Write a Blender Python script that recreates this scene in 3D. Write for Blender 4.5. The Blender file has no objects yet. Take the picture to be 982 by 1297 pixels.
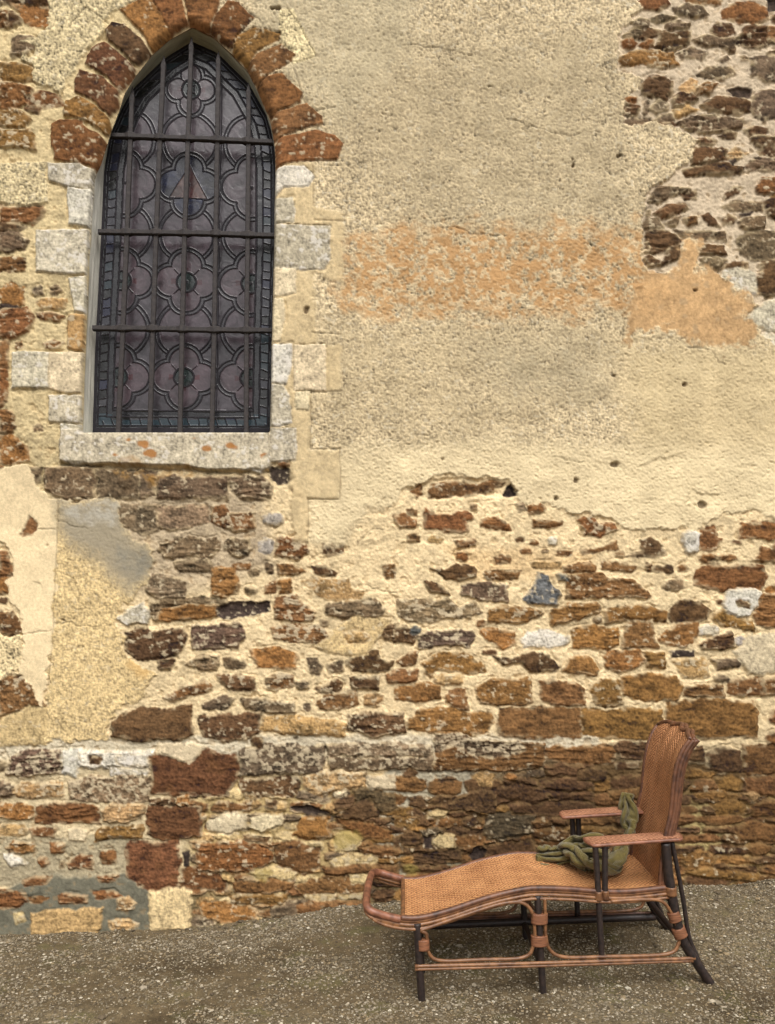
import bpy, bmesh, math, random
import numpy as np
from mathutils import Vector, Matrix

SC = bpy.context.scene
COL = SC.collection
R_ = math.radians
# ---------------------------------------------------------------- camera, sky, sun, exposure
FPX, CXP, CYP = 1053.0, 491.0, 648.5          # focal length and centre of the 982 x 1297 survey
YAW, PITCH, DIST, EYE = R_(4.8), R_(6.1), 4.5, 1.6
FW = np.array([math.sin(YAW) * math.cos(PITCH), math.cos(YAW) * math.cos(PITCH), math.sin(PITCH)])
RT = np.array([math.cos(YAW), -math.sin(YAW), 0.0])
UP = np.cross(RT, FW)
EYEP = np.array([0.0, -DIST, EYE])
cam = bpy.data.objects.new('camera', bpy.data.cameras.new('camera'))
COL.objects.link(cam)
cam.data.sensor_fit = 'VERTICAL'
cam.data.sensor_height = 36.0
cam.data.lens = FPX / 1297.0 * 36.0
cam.data.clip_start, cam.data.clip_end = 0.05, 500.0
cam.matrix_world = Matrix(((RT[0], UP[0], -FW[0], EYEP[0]), (RT[1], UP[1], -FW[1], EYEP[1]),
                           (RT[2], UP[2], -FW[2], EYEP[2]), (0, 0, 0, 1)))
SC.camera = cam

SUN_EL, SUN_AZ = R_(52), R_(8)               # azimuth measured from behind the viewer towards the right
world = bpy.data.worlds.new('World'); SC.world = world; world.use_nodes = True
nt = world.node_tree
bg = nt.nodes['Background']
sky = nt.nodes.new('ShaderNodeTexSky'); sky.sky_type = 'NISHITA'; sky.sun_disc = False
sky.sun_elevation = SUN_EL; sky.sun_rotation = math.pi - SUN_AZ
sky.air_density = 1.0; sky.dust_density = 6.0; sky.ozone_density = 1.0
hs = nt.nodes.new('ShaderNodeHueSaturation'); hs.inputs['Saturation'].default_value = 0.22
nt.links.new(sky.outputs[0], hs.inputs['Color']); nt.links.new(hs.outputs[0], bg.inputs['Color'])
bg.inputs['Strength'].default_value = 0.15
sl = bpy.data.lights.new('sun', 'SUN'); sl.energy = 0.9; sl.angle = R_(35); sl.color = (1.0, 0.96, 0.90)
sun = bpy.data.objects.new('sun', sl); COL.objects.link(sun)
sd = Vector((math.sin(SUN_AZ) * math.cos(SUN_EL), -math.cos(SUN_AZ) * math.cos(SUN_EL), math.sin(SUN_EL)))
sun.rotation_euler = sd.to_track_quat('Z', 'Y').to_euler()
SC.view_settings.view_transform = 'Standard'; SC.view_settings.look = 'None'
SC.view_settings.exposure = 0.52; SC.view_settings.gamma = 1.0
SC.render.engine = 'CYCLES'
SC.cycles.use_denoising = True
SC.cycles.max_bounces = 6

# ---------------------------------------------------------------- helpers
def tag(o, label=None, cat=None, group=None, kind=None):
    if label: o['label'] = label
    if cat: o['category'] = cat
    if group: o['group'] = group
    if kind: o['kind'] = kind
    return o

def empty(name, loc=(0, 0, 0), parent=None):
    o = bpy.data.objects.new(name, None); COL.objects.link(o); o.location = loc
    o.empty_display_size = 0.1
    if parent: o.parent = parent
    return o

def lin(c):
    c = np.asarray(c, float) / 255.0
    return np.where(c <= 0.04045, c / 12.92, ((c + 0.055) / 1.055) ** 2.4)

ALB = 0.78                                    # survey colours are as lit in the open; scaled to reflectances
def alb(c): return lin(c) * ALB

def mesh_obj(name, V, F, mat, parent=None, col=None, uv=None, smooth=True):
    """V (n,3), F (m,k) equal sided faces, col per-vertex rgb, uv per-vertex"""
    V = np.ascontiguousarray(V, dtype=np.float32); F = np.ascontiguousarray(F, dtype=np.int32)
    me = bpy.data.meshes.new(name)
    n, m, k = len(V), len(F), F.shape[1]
    me.vertices.add(n); me.vertices.foreach_set('co', V.ravel())
    me.loops.add(m * k); me.loops.foreach_set('vertex_index', F.ravel())
    me.polygons.add(m); me.polygons.foreach_set('loop_start', np.arange(0, m * k, k, dtype=np.int32))
    me.update(calc_edges=True)
    me.polygons.foreach_set('use_smooth', np.full(m, bool(smooth)))
    if col is not None:
        a = me.color_attributes.new('Col', 'FLOAT_COLOR', 'POINT')
        c4 = np.ones((n, 4), np.float32); c4[:, :3] = col
        a.data.foreach_set('color', c4.ravel())
    if uv is not None:
        l = me.uv_layers.new(name='UVMap')
        l.data.foreach_set('uv', np.ascontiguousarray(uv[F.ravel()], dtype=np.float32).ravel())
    me.materials.append(mat)
    me.validate(); me.update()
    o = bpy.data.objects.new(name, me); COL.objects.link(o)
    if parent: o.parent = parent
    return o

def grid_faces(ny, nx):
    i = np.arange(ny * nx).reshape(ny, nx)
    return np.stack([i[:-1, :-1], i[1:, :-1], i[1:, 1:], i[:-1, 1:]], -1).reshape(-1, 4)

# lattice noise, cheap and repeatable
_rt = np.random.RandomState(7).rand(16, 256, 256).astype(np.float32)
def vnoise(x, y, s=0):
    T = _rt[s % 16]
    ox, oy = (s * 37.7) % 256, (s * 91.3) % 256
    x = x + ox; y = y + oy
    xi = np.floor(x).astype(np.int64); yi = np.floor(y).astype(np.int64)
    fx = (x - xi).astype(np.float32); fy = (y - yi).astype(np.float32)
    fx = fx * fx * (3 - 2 * fx); fy = fy * fy * (3 - 2 * fy)
    x0 = xi & 255; x1 = (xi + 1) & 255; y0 = yi & 255; y1 = (yi + 1) & 255
    a = T[y0, x0]; b = T[y0, x1]; c = T[y1, x0]; d = T[y1, x1]
    return (a + (b - a) * fx) * (1 - fy) + (c + (d - c) * fx) * fy - 0.5
def fbm(x, y, s=0, o=3, g=0.5):
    r = 0; a = 1.0; f = 1.0
    for k in range(o):
        r = r + a * vnoise(x * f, y * f, s + k * 3); a *= g; f *= 2.03
    return r
def sstep(a, b, x):
    t = np.clip((x - a) / (b - a), 0, 1); return t * t * (3 - 2 * t)

def poly_sdf(px, py, pts):
    """signed distance to a polygon, negative inside"""
    P = np.asarray(pts, float); n = len(P)
    d = np.full(px.shape, 1e18); ins = np.zeros(px.shape, bool)
    for i in range(n):
        ax, ay = P[i]; bx, by = P[(i + 1) % n]
        ex, ey = bx - ax, by - ay; L = ex * ex + ey * ey + 1e-12
        wx, wy = px - ax, py - ay
        t = np.clip((wx * ex + wy * ey) / L, 0, 1)
        d = np.minimum(d, (wx - ex * t) ** 2 + (wy - ey * t) ** 2)
        if ay != by:
            c = (ay > py) != (by > py)
            ins ^= c & (px < ex * (py - ay) / (by - ay) + ax)
    d = np.sqrt(d)
    return np.where(ins, -d, d)

def ray_dir(x, y):
    x = np.asarray(x, float)[..., None]; y = np.asarray(y, float)[..., None]
    return FW + RT * ((x - CXP) / FPX) + UP * ((CYP - y) / FPX)
def on_wall(x, y, depth=0.0):
    """survey point -> point of the vertical plane lying `depth` metres behind the wall face"""
    d = ray_dir(x, y); t = (depth + DIST) / d[..., 1:2]
    return EYEP + d * t

# ---------------------------------------------------------------- materials
def mat_attr(name, rough=0.92, spec=0.25, bump=0.25, scale=320.0, vary=0.35, bump_dist=0.004):
    m = bpy.data.materials.new(name); m.use_nodes = True
    nt = m.node_tree; b = nt.nodes['Principled BSDF']
    b.inputs['Roughness'].default_value = rough
    b.inputs['Specular IOR Level'].default_value = spec
    at = nt.nodes.new('ShaderNodeAttribute'); at.attribute_name = 'Col'
    tc = nt.nodes.new('ShaderNodeTexCoord')
    no = nt.nodes.new('ShaderNodeTexNoise'); no.inputs['Scale'].default_value = scale
    no.inputs['Detail'].default_value = 4.0; no.inputs['Roughness'].default_value = 0.65
    nt.links.new(tc.outputs['Object'], no.inputs['Vector'])
    mr = nt.nodes.new('ShaderNodeMapRange'); mr.inputs[1].default_value = 0.3; mr.inputs[2].default_value = 0.7
    mr.inputs[3].default_value = 1 - vary; mr.inputs[4].default_value = 1 + vary
    nt.links.new(no.outputs['Fac'], mr.inputs[0])
    mx = nt.nodes.new('ShaderNodeMix'); mx.data_type = 'RGBA'; mx.blend_type = 'MULTIPLY'
    mx.inputs[0].default_value = 1.0
    nt.links.new(at.outputs['Color'], mx.inputs[6]); nt.links.new(mr.outputs[0], mx.inputs[7])
    nt.links.new(mx.outputs[2], b.inputs['Base Color'])
    bp = nt.nodes.new('ShaderNodeBump'); bp.inputs['Strength'].default_value = bump
    bp.inputs['Distance'].default_value = bump_dist
    nt.links.new(no.outputs['Fac'], bp.inputs['Height']); nt.links.new(bp.outputs[0], b.inputs['Normal'])
    return m

def mat_plain(name, col, rough=0.6, spec=0.3, scale=60.0, vary=0.25, bump=0.2, stretch=(1, 1, 1), metallic=0.0, col2=None, bdist=0.002):
    m = bpy.data.materials.new(name); m.use_nodes = True
    nt = m.node_tree; b = nt.nodes['Principled BSDF']
    b.inputs['Roughness'].default_value = rough; b.inputs['Specular IOR Level'].default_value = spec
    b.inputs['Metallic'].default_value = metallic
    tc = nt.nodes.new('ShaderNodeTexCoord')
    mp = nt.nodes.new('ShaderNodeMapping'); mp.inputs['Scale'].default_value = stretch
    no = nt.nodes.new('ShaderNodeTexNoise'); no.inputs['Scale'].default_value = scale
    no.inputs['Detail'].default_value = 5.0; no.inputs['Roughness'].default_value = 0.6
    nt.links.new(tc.outputs['Object'], mp.inputs['Vector']); nt.links.new(mp.outputs[0], no.inputs['Vector'])
    cr = nt.nodes.new('ShaderNodeValToRGB')
    c = np.asarray(col, float); c2 = np.asarray(col2, float) if col2 is not None else c * (1 - vary)
    e = cr.color_ramp.elements
    e[0].position = 0.32; e[0].color = (*c2, 1); e[1].position = 0.68
    e[1].color = (*(np.clip(c * (1 + vary) if col2 is None else c, 0, 1)), 1)
    nt.links.new(no.outputs['Fac'], cr.inputs[0]); nt.links.new(cr.outputs[0], b.inputs['Base Color'])
    bp = nt.nodes.new('ShaderNodeBump'); bp.inputs['Strength'].default_value = bump; bp.inputs['Distance'].default_value = bdist
    nt.links.new(no.outputs['Fac'], bp.inputs['Height']); nt.links.new(bp.outputs[0], b.inputs['Normal'])
    return m

# ---- masonry survey: each line  colour  coordinates ; blocks carry an origin and a scale of the survey grid
# 4 numbers = bounding box of a rounded stone, more = outline.   colour suffix digits: 1-9 pale mortar speckle
STONES = """
@ 0 560
o2 0 0 95 0 145 50 130 95 60 108 0 108
e 140 130 210 122 200 200 180 212
e2 225 125 475 128 475 270 330 282 225 240
e1 487 142 690 140 690 285 487 285
e 692 138 780 150 770 262 692 280
g2 600 310 790 312 790 440 700 465 660 430 590 400
b 0 540 30 540 70 650 40 665 0 665
d 0 772 40 800
b2 0 842 60 840 110 900 130 950 60 962 0 955
b 105 458 130 430 150 368 162 395 185 402 185 430 130 462
g2 740 660 830 655 925 690 920 770 800 778 735 745
e2 745 800 800 780 982 775 1130 770 1130 800 980 815 800 835 780 890 745 850
o 795 838 900 815 1090 810 1080 860 982 885 850 890 790 880
G3 575 880 640 830 720 800 745 860 735 905 640 910
d3 620 940 700 930 800 935 920 922 935 980 880 1060 780 1080 690 1080 635 1040
d 780 1078 870 1078 840 1130 790 1125
g2 925 1105 990 1060 1085 1065 1080 1120 940 1118
e 870 590 1040 580 1070 640 900 645
e2 800 505 870 480 1070 480 1095 530 1060 568 820 575 785 540
@ 0 0 1
e1 200 603 289 604 289 632 240 633 200 631
g 201 641 240 640 262 640 264 662 220 671 201 668
m3 243 793 303 790 311 800 300 822 245 822
b3 0 858 30 855 48 868 58 893 20 904 0 905
b3 207 885 230 870 262 862 270 870 250 879 215 890
d3 276 855 300 854 323 858 324 874 290 876 280 866
d3 401 870 425 861 433 866 431 876 405 876
b2 485 718 499 714 501 731 487 731
d2 477 793 492 789 507 800 507 813 490 808 478 803
b2 489 855 503 849 530 848 529 862 492 865
b2 718 727 760 725 770 734 800 735 822 748 824 755 815 758 780 755 718 757
B1 699 771 720 765 755 763 763 772 735 785 698 790
o1 724 797 760 792 783 797 786 816 770 822 726 821
B 713 850 720 833 745 831 758 848 755 855 730 853
o1 500 872 530 866 557 866 558 886 520 889 500 886
B1 602 870 625 861 672 857 674 890 630 893 608 890
b 685 862 730 864 741 872 742 893 700 893 685 886
b2 565 885 570 874 588 872 594 897 575 896
B2 748 872 762 860 787 864 788 893 755 893
B 788 857 820 853 855 858 864 868 860 885 815 887 790 880
b1 865 870 900 867 916 868 917 884 880 883 866 880
b1 923 862 945 857 965 858 966 880 940 881 922 878
b2 965 860 985 858 985 880 968 880
@ 250 560
e3 160 170 330 165 375 230 360 282 230 282 180 250
k2 365 125 430 118 490 160 470 195 410 212 372 180
r1 400 98 460 118
d 470 240 500 238 530 255 520 275 480 270
b3 75 322 140 310 160 360 285 340 290 430 200 442 130 430 70 400
S 330 350 425 412
e3 130 500 170 478 255 480 265 530 250 562 170 566 135 530
S2 310 480 385 555
r5 400 472 520 468 555 540 500 582 390 556
d3 630 500 690 478 735 500 730 545 660 562 630 545
b1 180 602 265 632
b1 400 605 470 608 545 640 470 662 405 650
d1 575 618 640 612 690 650 680 662 590 655
g 255 638 310 672
e 345 602 380 652
o1 75 632 190 630 212 690 200 752 120 768 75 755
g2 240 722 290 757
b2 335 720 365 690 395 680 390 745 340 748
o 405 682 470 680 465 750 410 755
t2 520 692 600 672 740 682 768 720 830 747 810 785 640 788 560 730
b5 385 772 480 760 580 850 580 885 500 892 385 870
k3 105 815 180 790 355 792 362 830 300 860 130 878 105 860
e3 640 810 760 790 880 788 942 830 900 880 720 880 650 860
b5 370 910 470 905 600 910 655 965 620 998 470 992 380 975
d 610 885 650 915
o 265 1032 400 1022 500 1050 490 1125 300 1133
e3 130 1080 200 1075 245 1105 230 1128 140 1120
g2 0 1072 60 1070 100 1090 90 1130 0 1132
e3 550 1080 600 1075 622 1110 600 1158 560 1150
e3 645 1105 725 1095 722 1140 655 1148
d2 745 1095 770 1065 830 1035 900 1040 905 1080 982 1090 960 1135 760 1135
b4 345 1180 400 1155 480 1160 490 1210 380 1240 345 1225
e2 495 1192 555 1230
d3 760 1180 830 1160 910 1165 905 1225 770 1228
y2 590 1020 720 900 800 868 960 880 900 960 850 1050 700 1062
t3 735 945 830 940 860 965 830 998 745 1000
@ 500 560
b1 175 212 300 196 420 208 520 190 550 200 490 240 380 262 175 272
k 555 225 580 205 608 215 610 262 570 270 552 262
b 85 250 130 215 138 262 110 275
r1 662 315 720 300 755 335 735 355 670 358
g2 598 310 640 308 655 340 620 348
r 155 332 180 350 290 366 330 345 380 350 387 380 355 387 365 446 250 437 145 427
r 430 388 500 370 560 402 578 435 500 432 430 417
b 690 388 760 392 832 395 830 410 760 428 690 420
b1 0 372 50 355 110 390 105 418 20 422
b 65 335 115 340 112 370 70 360
b1 60 455 100 450 132 475 125 495 70 497
t2 170 466 240 500
b2 300 490 402 484 400 512 320 520
b 378 308 405 305 405 332 382 336
d 608 480 640 496
b 672 490 712 510
G2 770 472 805 512
b2 622 532 680 552
d 735 535 765 549
b2 812 542 885 565
r3 308 547 360 586
b1 497 580 530 560 575 575 570 598 505 602
d1 173 622 270 627 300 606 395 615 407 665 330 687 260 677
b3 440 650 480 640 625 640 610 680 560 690 460 688
t 672 602 830 600 828 628 690 634
d 145 692 180 690 270 738 272 756 180 738
m2 340 710 440 694 560 715 568 800 430 787 338 757
s2 718 662 770 664 782 722 826 760 800 812 690 817 640 790 640 770 690 730
s1 808 655 850 650 862 680 825 686
g4 10 788 130 780 200 792 280 780 320 830 400 790 437 850 380 872 270 872 200 892 60 887 10 850
B2 470 832 560 814 700 832 742 850 700 880 600 897 465 887
b 408 885 455 912
d2 0 925 60 918 110 960 90 1000 0 998
s 80 916 125 955
m4 110 965 160 942 380 938 403 970 370 1012 130 1022
o1 430 935 480 918 590 945 597 1000 540 1022 470 985
w3 620 985 660 950 780 935 870 970 850 1005 720 1022 640 1015
d 440 1035 510 1055
d1 488 1065 600 1070 680 1050 770 1055 818 1122 800 1142 680 1142 640 1097 540 1107
B3 145 1102 210 1055 350 1052 440 1110 455 1140 330 1142 200 1130 180 1167 150 1152
b2 20 1090 60 1050 115 1040 112 1100 40 1117
t4 200 1155 340 1205
@ 732 560
k 175 82 215 130
b 580 322 652 355
r3 0 385 60 365 110 410 180 400 197 440 110 472 30 457
d2 248 570 320 545 320 490 370 478 430 520 437 550 400 562 280 577
w4 525 455 560 440 605 450 612 510 590 548 540 555 522 510
r1 605 430 670 428 690 470 717 480 690 542 610 537
r 795 430 820 398 982 396 1010 480 982 488 900 470 800 475
r 915 522 950 530 1000 560 1000 597 895 590
b 15 540 130 520 190 493 197 530 60 552 20 566
b 610 560 692 600
b 700 562 785 588
b 190 545 230 572
d 770 490 812 502
b1 0 602 60 600 92 620 80 642 -70 642 -66 615
b2 120 602 200 598 292 620 270 646 120 632
d 335 602 375 642
d 370 612 425 646
d 425 610 475 650
b 500 612 542 640
g2 425 682 530 737
r 588 640 640 608 800 620 920 608 947 660 915 742 800 727 700 737 585 715
B1 680 850 720 820 780 862 870 890 875 942 740 917 675 880
w5 720 790 760 735 850 728 912 745 900 800 850 860 790 860 740 830
d 780 785 800 780 852 805 850 826 800 815
b 905 762 1000 750 1000 927 890 912 878 862
d 695 777 716 802
d 440 862 500 778 590 790 658 830 640 880 560 907 470 892
B1 130 842 200 815 350 813 440 850 442 897 300 887 150 897
g2 80 862 120 900
b1 240 890 370 890 395 1020 300 1027 225 1022
o2 400 985 480 905 600 900 602 960 540 1012 440 1005
d1 600 1007 700 960 762 948 778 1020 700 1037 610 1027
S1 780 972 832 1012
G3 610 912 702 962
o1 130 1060 150 1040 310 1035 332 1100 200 1147 140 1120
B2 325 1047 430 1045 437 1130 345 1120
k2 460 1037 575 1035 580 1068 470 1070
t4 470 1090 520 1080 640 1078 657 1160 520 1166
e1 675 1085 760 1082 830 1090 800 1120 700 1132
e 680 1162 752 1195
c3 770 1050 860 960 1000 950 1000 1150 850 1150
@ 0 870
d 560 180 600 140 700 100 800 112 957 85 967 235 900 267 700 272 565 242
y1 0 165 150 100 250 100 235 290 0 296
m5 60 345 130 318 312 318 312 430 150 445 35 440
w6 310 320 410 312 408 380 380 445 320 430
w3 402 322 770 318 765 405 550 408 402 400
w4 568 336 742 336 742 390 590 388
G3 548 400 742 405 730 447 560 445
d 450 350 505 346 505 385 452 382
g6 345 470 450 440 560 450 750 440 745 570 560 575 350 560
t4 70 510 110 480 310 482 315 545 180 552 90 548
o1 0 575 90 578 165 600 160 655 80 662 0 645
r 178 600 230 583 470 583 500 610 502 676 330 670 175 672
t1 512 620 560 580 715 578 725 640 640 672 520 664
t1 0 692 120 690 135 720 90 740 0 742
r2 150 712 200 695 290 700 270 746 160 742
c5 350 712 390 698 437 720 420 768 352 760
B2 468 740 510 695 715 690 710 750 560 752 470 770
o2 28 800 70 770 165 778 160 822 50 828
r2 250 778 330 780 310 825 255 828
r 195 852 240 892
d 298 865 325 905
r3 338 880 400 838 462 850 455 905 345 906
r 502 825 575 820 580 875 505 877
w3 20 840 70 832 140 880 60 896
r 115 960 180 940 262 942 230 980 125 982
r2 485 945 560 930 590 935 560 968 495 965
r 290 1042 330 1030 440 1035 442 1070 300 1072
b 145 1050 200 1040 240 1050 200 1075 150 1072
r 468 1020 560 1015 600 1040 550 1052 480 1050
t3 585 1060 640 1038 682 1070 660 1105 590 1102
Y 153 1122 520 1095 495 1195 480 1226 157 1226
t4 545 1160 640 1155 692 1180 660 1208 555 1205
y3 72 1125 110 1118 122 1160 80 1182
@ 0 0 1
q 191 958 205 949 235 947 262 950 296 955 303 965 300 985 288 1009 240 1007 192 1005
c7 200 942 240 942 262 948 240 965 200 955
d4 188 1012 219 1010 222 1020 190 1022
o3 223 1010 240 1008 239 1022 224 1023
q 188 1023 220 1022 255 1021 258 1040 256 1058 210 1064 188 1054
q 161 1075 165 1066 200 1066 226 1063 228 1090 227 1126 190 1126 160 1110
p 191 1127 243 1125 244 1140 241 1176 192 1178
k 233 1080 240 1078 239 1099 233 1098
r1 230 1100 250 1097 288 1114 290 1126 260 1128 230 1124
d3 440 905 465 902 512 903 514 930 470 933 440 924
e4 414 954 450 953 548 955 548 975 470 975 418 974
g5 414 942 450 940 500 940 546 945 547 958 415 958
b 692 948 720 944 778 943 782 960 775 968 720 969 692 962
r2 250 1068 305 1066 345 1077 347 1090 325 1102 290 1103 250 1100
B 737 899 800 897 838 899 841 934 800 936 738 932
B 844 888 900 886 955 888 962 905 960 934 900 936 845 925
@ 250 870
e2 30 90 130 45 182 55 150 105 100 112 40 105
e4 220 60 300 55 420 80 485 75 480 125 380 130 240 108
b3 590 90 640 35 790 25 802 80 700 118 610 112
t2 838 45 880 22 922 45 900 100 840 90
e2 530 82 562 122
d2 10 150 140 125 200 135 315 128 317 225 270 260 150 268 20 250
t2 320 150 480 145 735 175 735 240 580 245 420 235 320 215
e5 205 320 300 285 630 290 630 430 500 435 210 442
d 270 255 328 300
d4 205 448 300 462 490 446 515 480 480 545 300 548 225 530
t5 525 450 620 418 830 420 825 500 700 520 600 530 530 500
c2 680 530 735 510 742 550 690 550
c7 840 450 982 440 990 510 850 505
D 780 520 840 500 980 540 990 600 930 630 900 625 870 560 790 600
d 680 570 750 545 782 560 770 606 690 605
e1 600 548 660 572
d 340 565 400 570 390 612 345 600
c5 60 670 150 620 240 640 235 700 150 740 60 710
c4 265 660 320 640 420 632 420 680 320 718 270 700
d 230 738 350 745 340 782 240 765
b3 150 580 270 575 260 622 160 618
o 475 735 525 652 660 640 660 750 560 757
r 695 660 800 660 965 720 962 765 850 755 760 730
k 465 600 560 590 655 625 560 632
d 690 640 790 590 860 560 900 640 820 660
y5 680 735 760 730 815 765 780 820 690 815
b1 815 795 982 800 1020 820 950 850 830 840
y4 650 870 760 825 900 850 880 895 700 895
b 620 900 800 885 1000 880 1000 935 640 935
b1 390 780 480 760 600 810 605 900 540 932 430 905 385 860
y4 270 920 380 890 490 930 450 970 310 965
b 180 970 250 950 480 965 470 1005 300 1030 190 1022
b1 490 1000 560 960 720 945 862 965 850 1020 680 1045 540 1040
y4 530 1040 690 1030 680 1062 545 1062
y4 700 1035 840 1025 850 1055 720 1062
y4 755 935 860 930 855 978 770 975
o1 20 1080 200 1070 300 1110 290 1180 120 1165 30 1140
e 375 1100 450 1060 560 1070 500 1150 380 1140
b 500 1090 560 1075 632 1100 600 1142 510 1140
b 640 1075 860 1060 860 1120 700 1120
B2 160 1040 300 1025 450 1035 440 1080 250 1085 170 1075
@ 500 870
B2 65 180 130 112 300 105 480 140 492 180 450 232 200 230 65 215
b 505 190 530 105 700 102 925 110 928 250 700 255 520 235
b1 195 330 300 285 560 280 745 285 747 410 400 412 195 415
e7 200 235 300 232 420 262 600 270 650 320 560 345 380 335 300 290 200 320
d 45 430 80 402 116 425 100 450 45 448
d 220 465 260 450 305 455 290 475
d1 150 570 220 530 300 540 290 580 170 582
d 130 600 300 560 400 505 500 520 500 625 300 610
t2 385 450 430 420 500 430 480 485 420 482
o1 545 450 570 428 605 440 595 465
e2 600 430 740 415 745 440 620 447
d 500 500 620 480 800 500 805 540 700 575 520 550
D1 440 720 470 630 600 615 700 640 700 720 560 750 450 755
d 440 800 560 765 690 760 700 820 560 862 450 850
y3 160 630 210 605 272 612 250 645 170 645
d1 60 620 110 600 160 630 120 645
d 270 625 340 612 362 640 290 655
b3 175 665 260 650 342 665 320 695 190 690
d2 345 650 400 640 402 690 350 705
D2 130 710 200 695 242 710 235 740 150 742
d 240 715 300 698 435 710 430 745 260 738
d 25 740 70 705 130 730 130 790 40 795
y2 185 765 220 735 300 742 302 795 210 805
b2 305 755 380 738 450 745 445 795 320 795
k 145 745 180 742 178 795 150 790
d 100 820 200 805 335 800 330 860 180 890 105 875
k 375 840 410 800 450 810 450 865 390 875
r 40 940 120 922 220 930 200 965 80 972
b3 680 710 780 700 870 720 860 765 740 762 690 745
b3 680 670 740 655 782 690 700 700
d 570 590 640 575 702 590 690 640 590 632
d 750 400 850 380 982 395 982 440 860 450 760 430
d 735 470 850 445 982 455 982 500 850 520 750 510
d 755 530 880 525 982 520 982 560 800 570
d 690 580 800 570 990 575 990 640 800 650 700 640
B4 0 650 60 640 120 665 90 700 0 690
d 0 745 25 740 22 800 0 800
@ 732 870
d 505 310 620 292 640 370 560 380 510 360
d 640 325 760 300 805 325 822 420 700 425 645 380
b 820 290 1000 285 1000 440 900 445 835 430
B 500 415 580 408 682 430 660 455 540 450
B 680 455 760 440 818 470 810 515 700 515
b 835 450 1000 445 1000 545 850 535
B 580 530 700 520 812 540 780 558 600 555
d 480 545 560 545 562 580 490 580
B 655 580 740 560 838 575 820 635 690 632
b 860 600 920 570 1000 575 1000 650 870 645
t4 828 530 860 520 902 545 870 575
b 770 700 860 665 1000 680 1000 770 850 765 790 750
d 180 300 230 270 360 275 350 370 220 360
d 180 385 300 375 300 400 200 410
d 0 410 60 400 140 430 120 470 0 465
b 150 520 300 500 300 560 170 560
B2 500 830 600 810 690 850 660 900 540 915
B2 520 920 650 900 900 930 880 965 700 955
@ 0 0
d2 0 0 245 0 240 38 60 30 0 28
o1 60 30 160 38 240 34 252 70 240 125 180 132 125 112 110 70
e2 62 190 100 172 165 180 160 250 120 285 60 282
b1 0 58 40 65 42 120 0 135
e1 255 220 290 214 288 265 262 268
e1 345 200 385 195 390 235 350 250
B1 0 315 60 310 160 330 182 400 80 408 0 400
r1 0 412 120 420 170 440 130 520 60 545 0 545
r3 130 490 200 445 290 470 320 520 200 535 140 535
d 120 540 160 530 205 538 190 567 140 560
B4 0 550 90 545 162 600 120 630 0 628
B4 0 645 150 640 178 680 170 750 70 735 0 735
r1 0 1022 120 1022 225 1025 222 1080 170 1125 100 1110 0 1118
d 0 1112 80 1112 130 1130 80 1155 0 1155
e1 0 1160 90 1155 150 1190 130 1245 0 1257
@ 0 290
b1 0 145 60 138 130 150 125 200 60 218 0 215
o1 0 300 60 272 120 290 120 370 60 400 0 395
k 0 375 90 385 70 402 0 400
r1 0 405 130 398 172 450 150 510 60 548 0 545
e2 170 300 205 285 222 320 180 330
e2 258 295 290 280 312 310 280 335 260 325
t3 180 370 230 345 330 355 320 395 210 400
b2 180 425 260 415 320 435 300 460 200 452
b3 215 570 260 560 315 570 280 595 225 592
b3 80 570 110 560 115 595 85 595
b 0 560 45 555 40 690 0 690
r1 0 690 42 700 38 860 0 895
b2 0 905 60 910 92 980 60 1020 0 1015
e 170 980 200 975 215 1005 175 1005
o2 0 1030 70 1030 140 1090 150 1150 80 1175 0 1165
@ 732 0
r 300 15 330 -10 440 -10 462 25 400 58 310 45
b 530 0 620 -8 715 0 710 22 560 22
r 720 50 780 15 850 10 940 30 945 100 880 120 780 110 722 90
k 940 -10 1000 -10 1000 50 945 50
e2 475 45 540 25 620 35 650 80 570 95 500 85
e1 360 100 420 75 490 85 485 110 400 115
e1 440 120 500 108 555 130 540 152 450 148
e2 262 112 300 98 358 108 350 140 290 152
e2 225 180 280 140 330 155 300 195 240 195
d 305 190 350 140 438 155 400 180 340 198
r2 215 205 260 195 295 215 280 238 225 238
r1 302 230 340 192 380 200 375 235 330 252
d1 382 245 420 170 500 158 557 165 550 225 480 255 400 257
e2 570 205 640 180 720 195 790 185 785 265 700 240 600 225
d1 662 150 700 110 770 125 780 165 720 188 670 180
d2 795 190 820 140 880 122 940 128 942 235 860 242 800 215
b2 945 130 1000 140 1000 210 945 205
B2 190 290 260 258 400 262 480 270 495 330 430 352 330 322 220 330
g2 500 270 560 240 640 260 620 300 520 295
e2 590 370 650 330 760 335 785 370 720 402 620 382
e2 700 300 740 280 760 295 720 310
d 805 285 830 278 855 290 850 305 815 305
e1 860 290 900 280 1000 285 1000 400 940 415 890 380 862 385
d 312 425 340 385 400 375 472 410 470 470 430 502 340 485 315 480
d2 470 500 500 465 560 468 597 500 570 525 480 532
t2 505 445 550 395 590 400 585 460 540 465
b2 590 440 640 405 690 420 650 475 595 470
k 750 450 800 430 865 450 862 485 790 485
d1 610 530 680 480 780 482 860 500 862 560 740 562 640 555
e1 868 490 920 450 1000 450 1000 600 920 602 870 570
r2 218 505 240 485 295 488 285 515 230 530
d2 232 555 265 515 310 535 300 580 250 585
e2 330 520 355 500 360 550 330 575
g2 365 545 400 500 450 515 448 550 390 572
t2 470 545 530 532 600 550 540 570 490 590
e1 225 605 270 588 360 590 365 615 250 635
e1 360 610 420 572 478 560 480 600 440 612
d1 365 625 430 612 500 615 480 640 400 640
e2 495 610 560 575 720 575 830 590 822 640 660 662 540 655
d2 590 690 640 680 690 705 660 728 600 720
d1 700 680 740 652 792 660 780 690 720 698
d1 832 650 880 625 945 640 930 680 850 672
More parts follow.
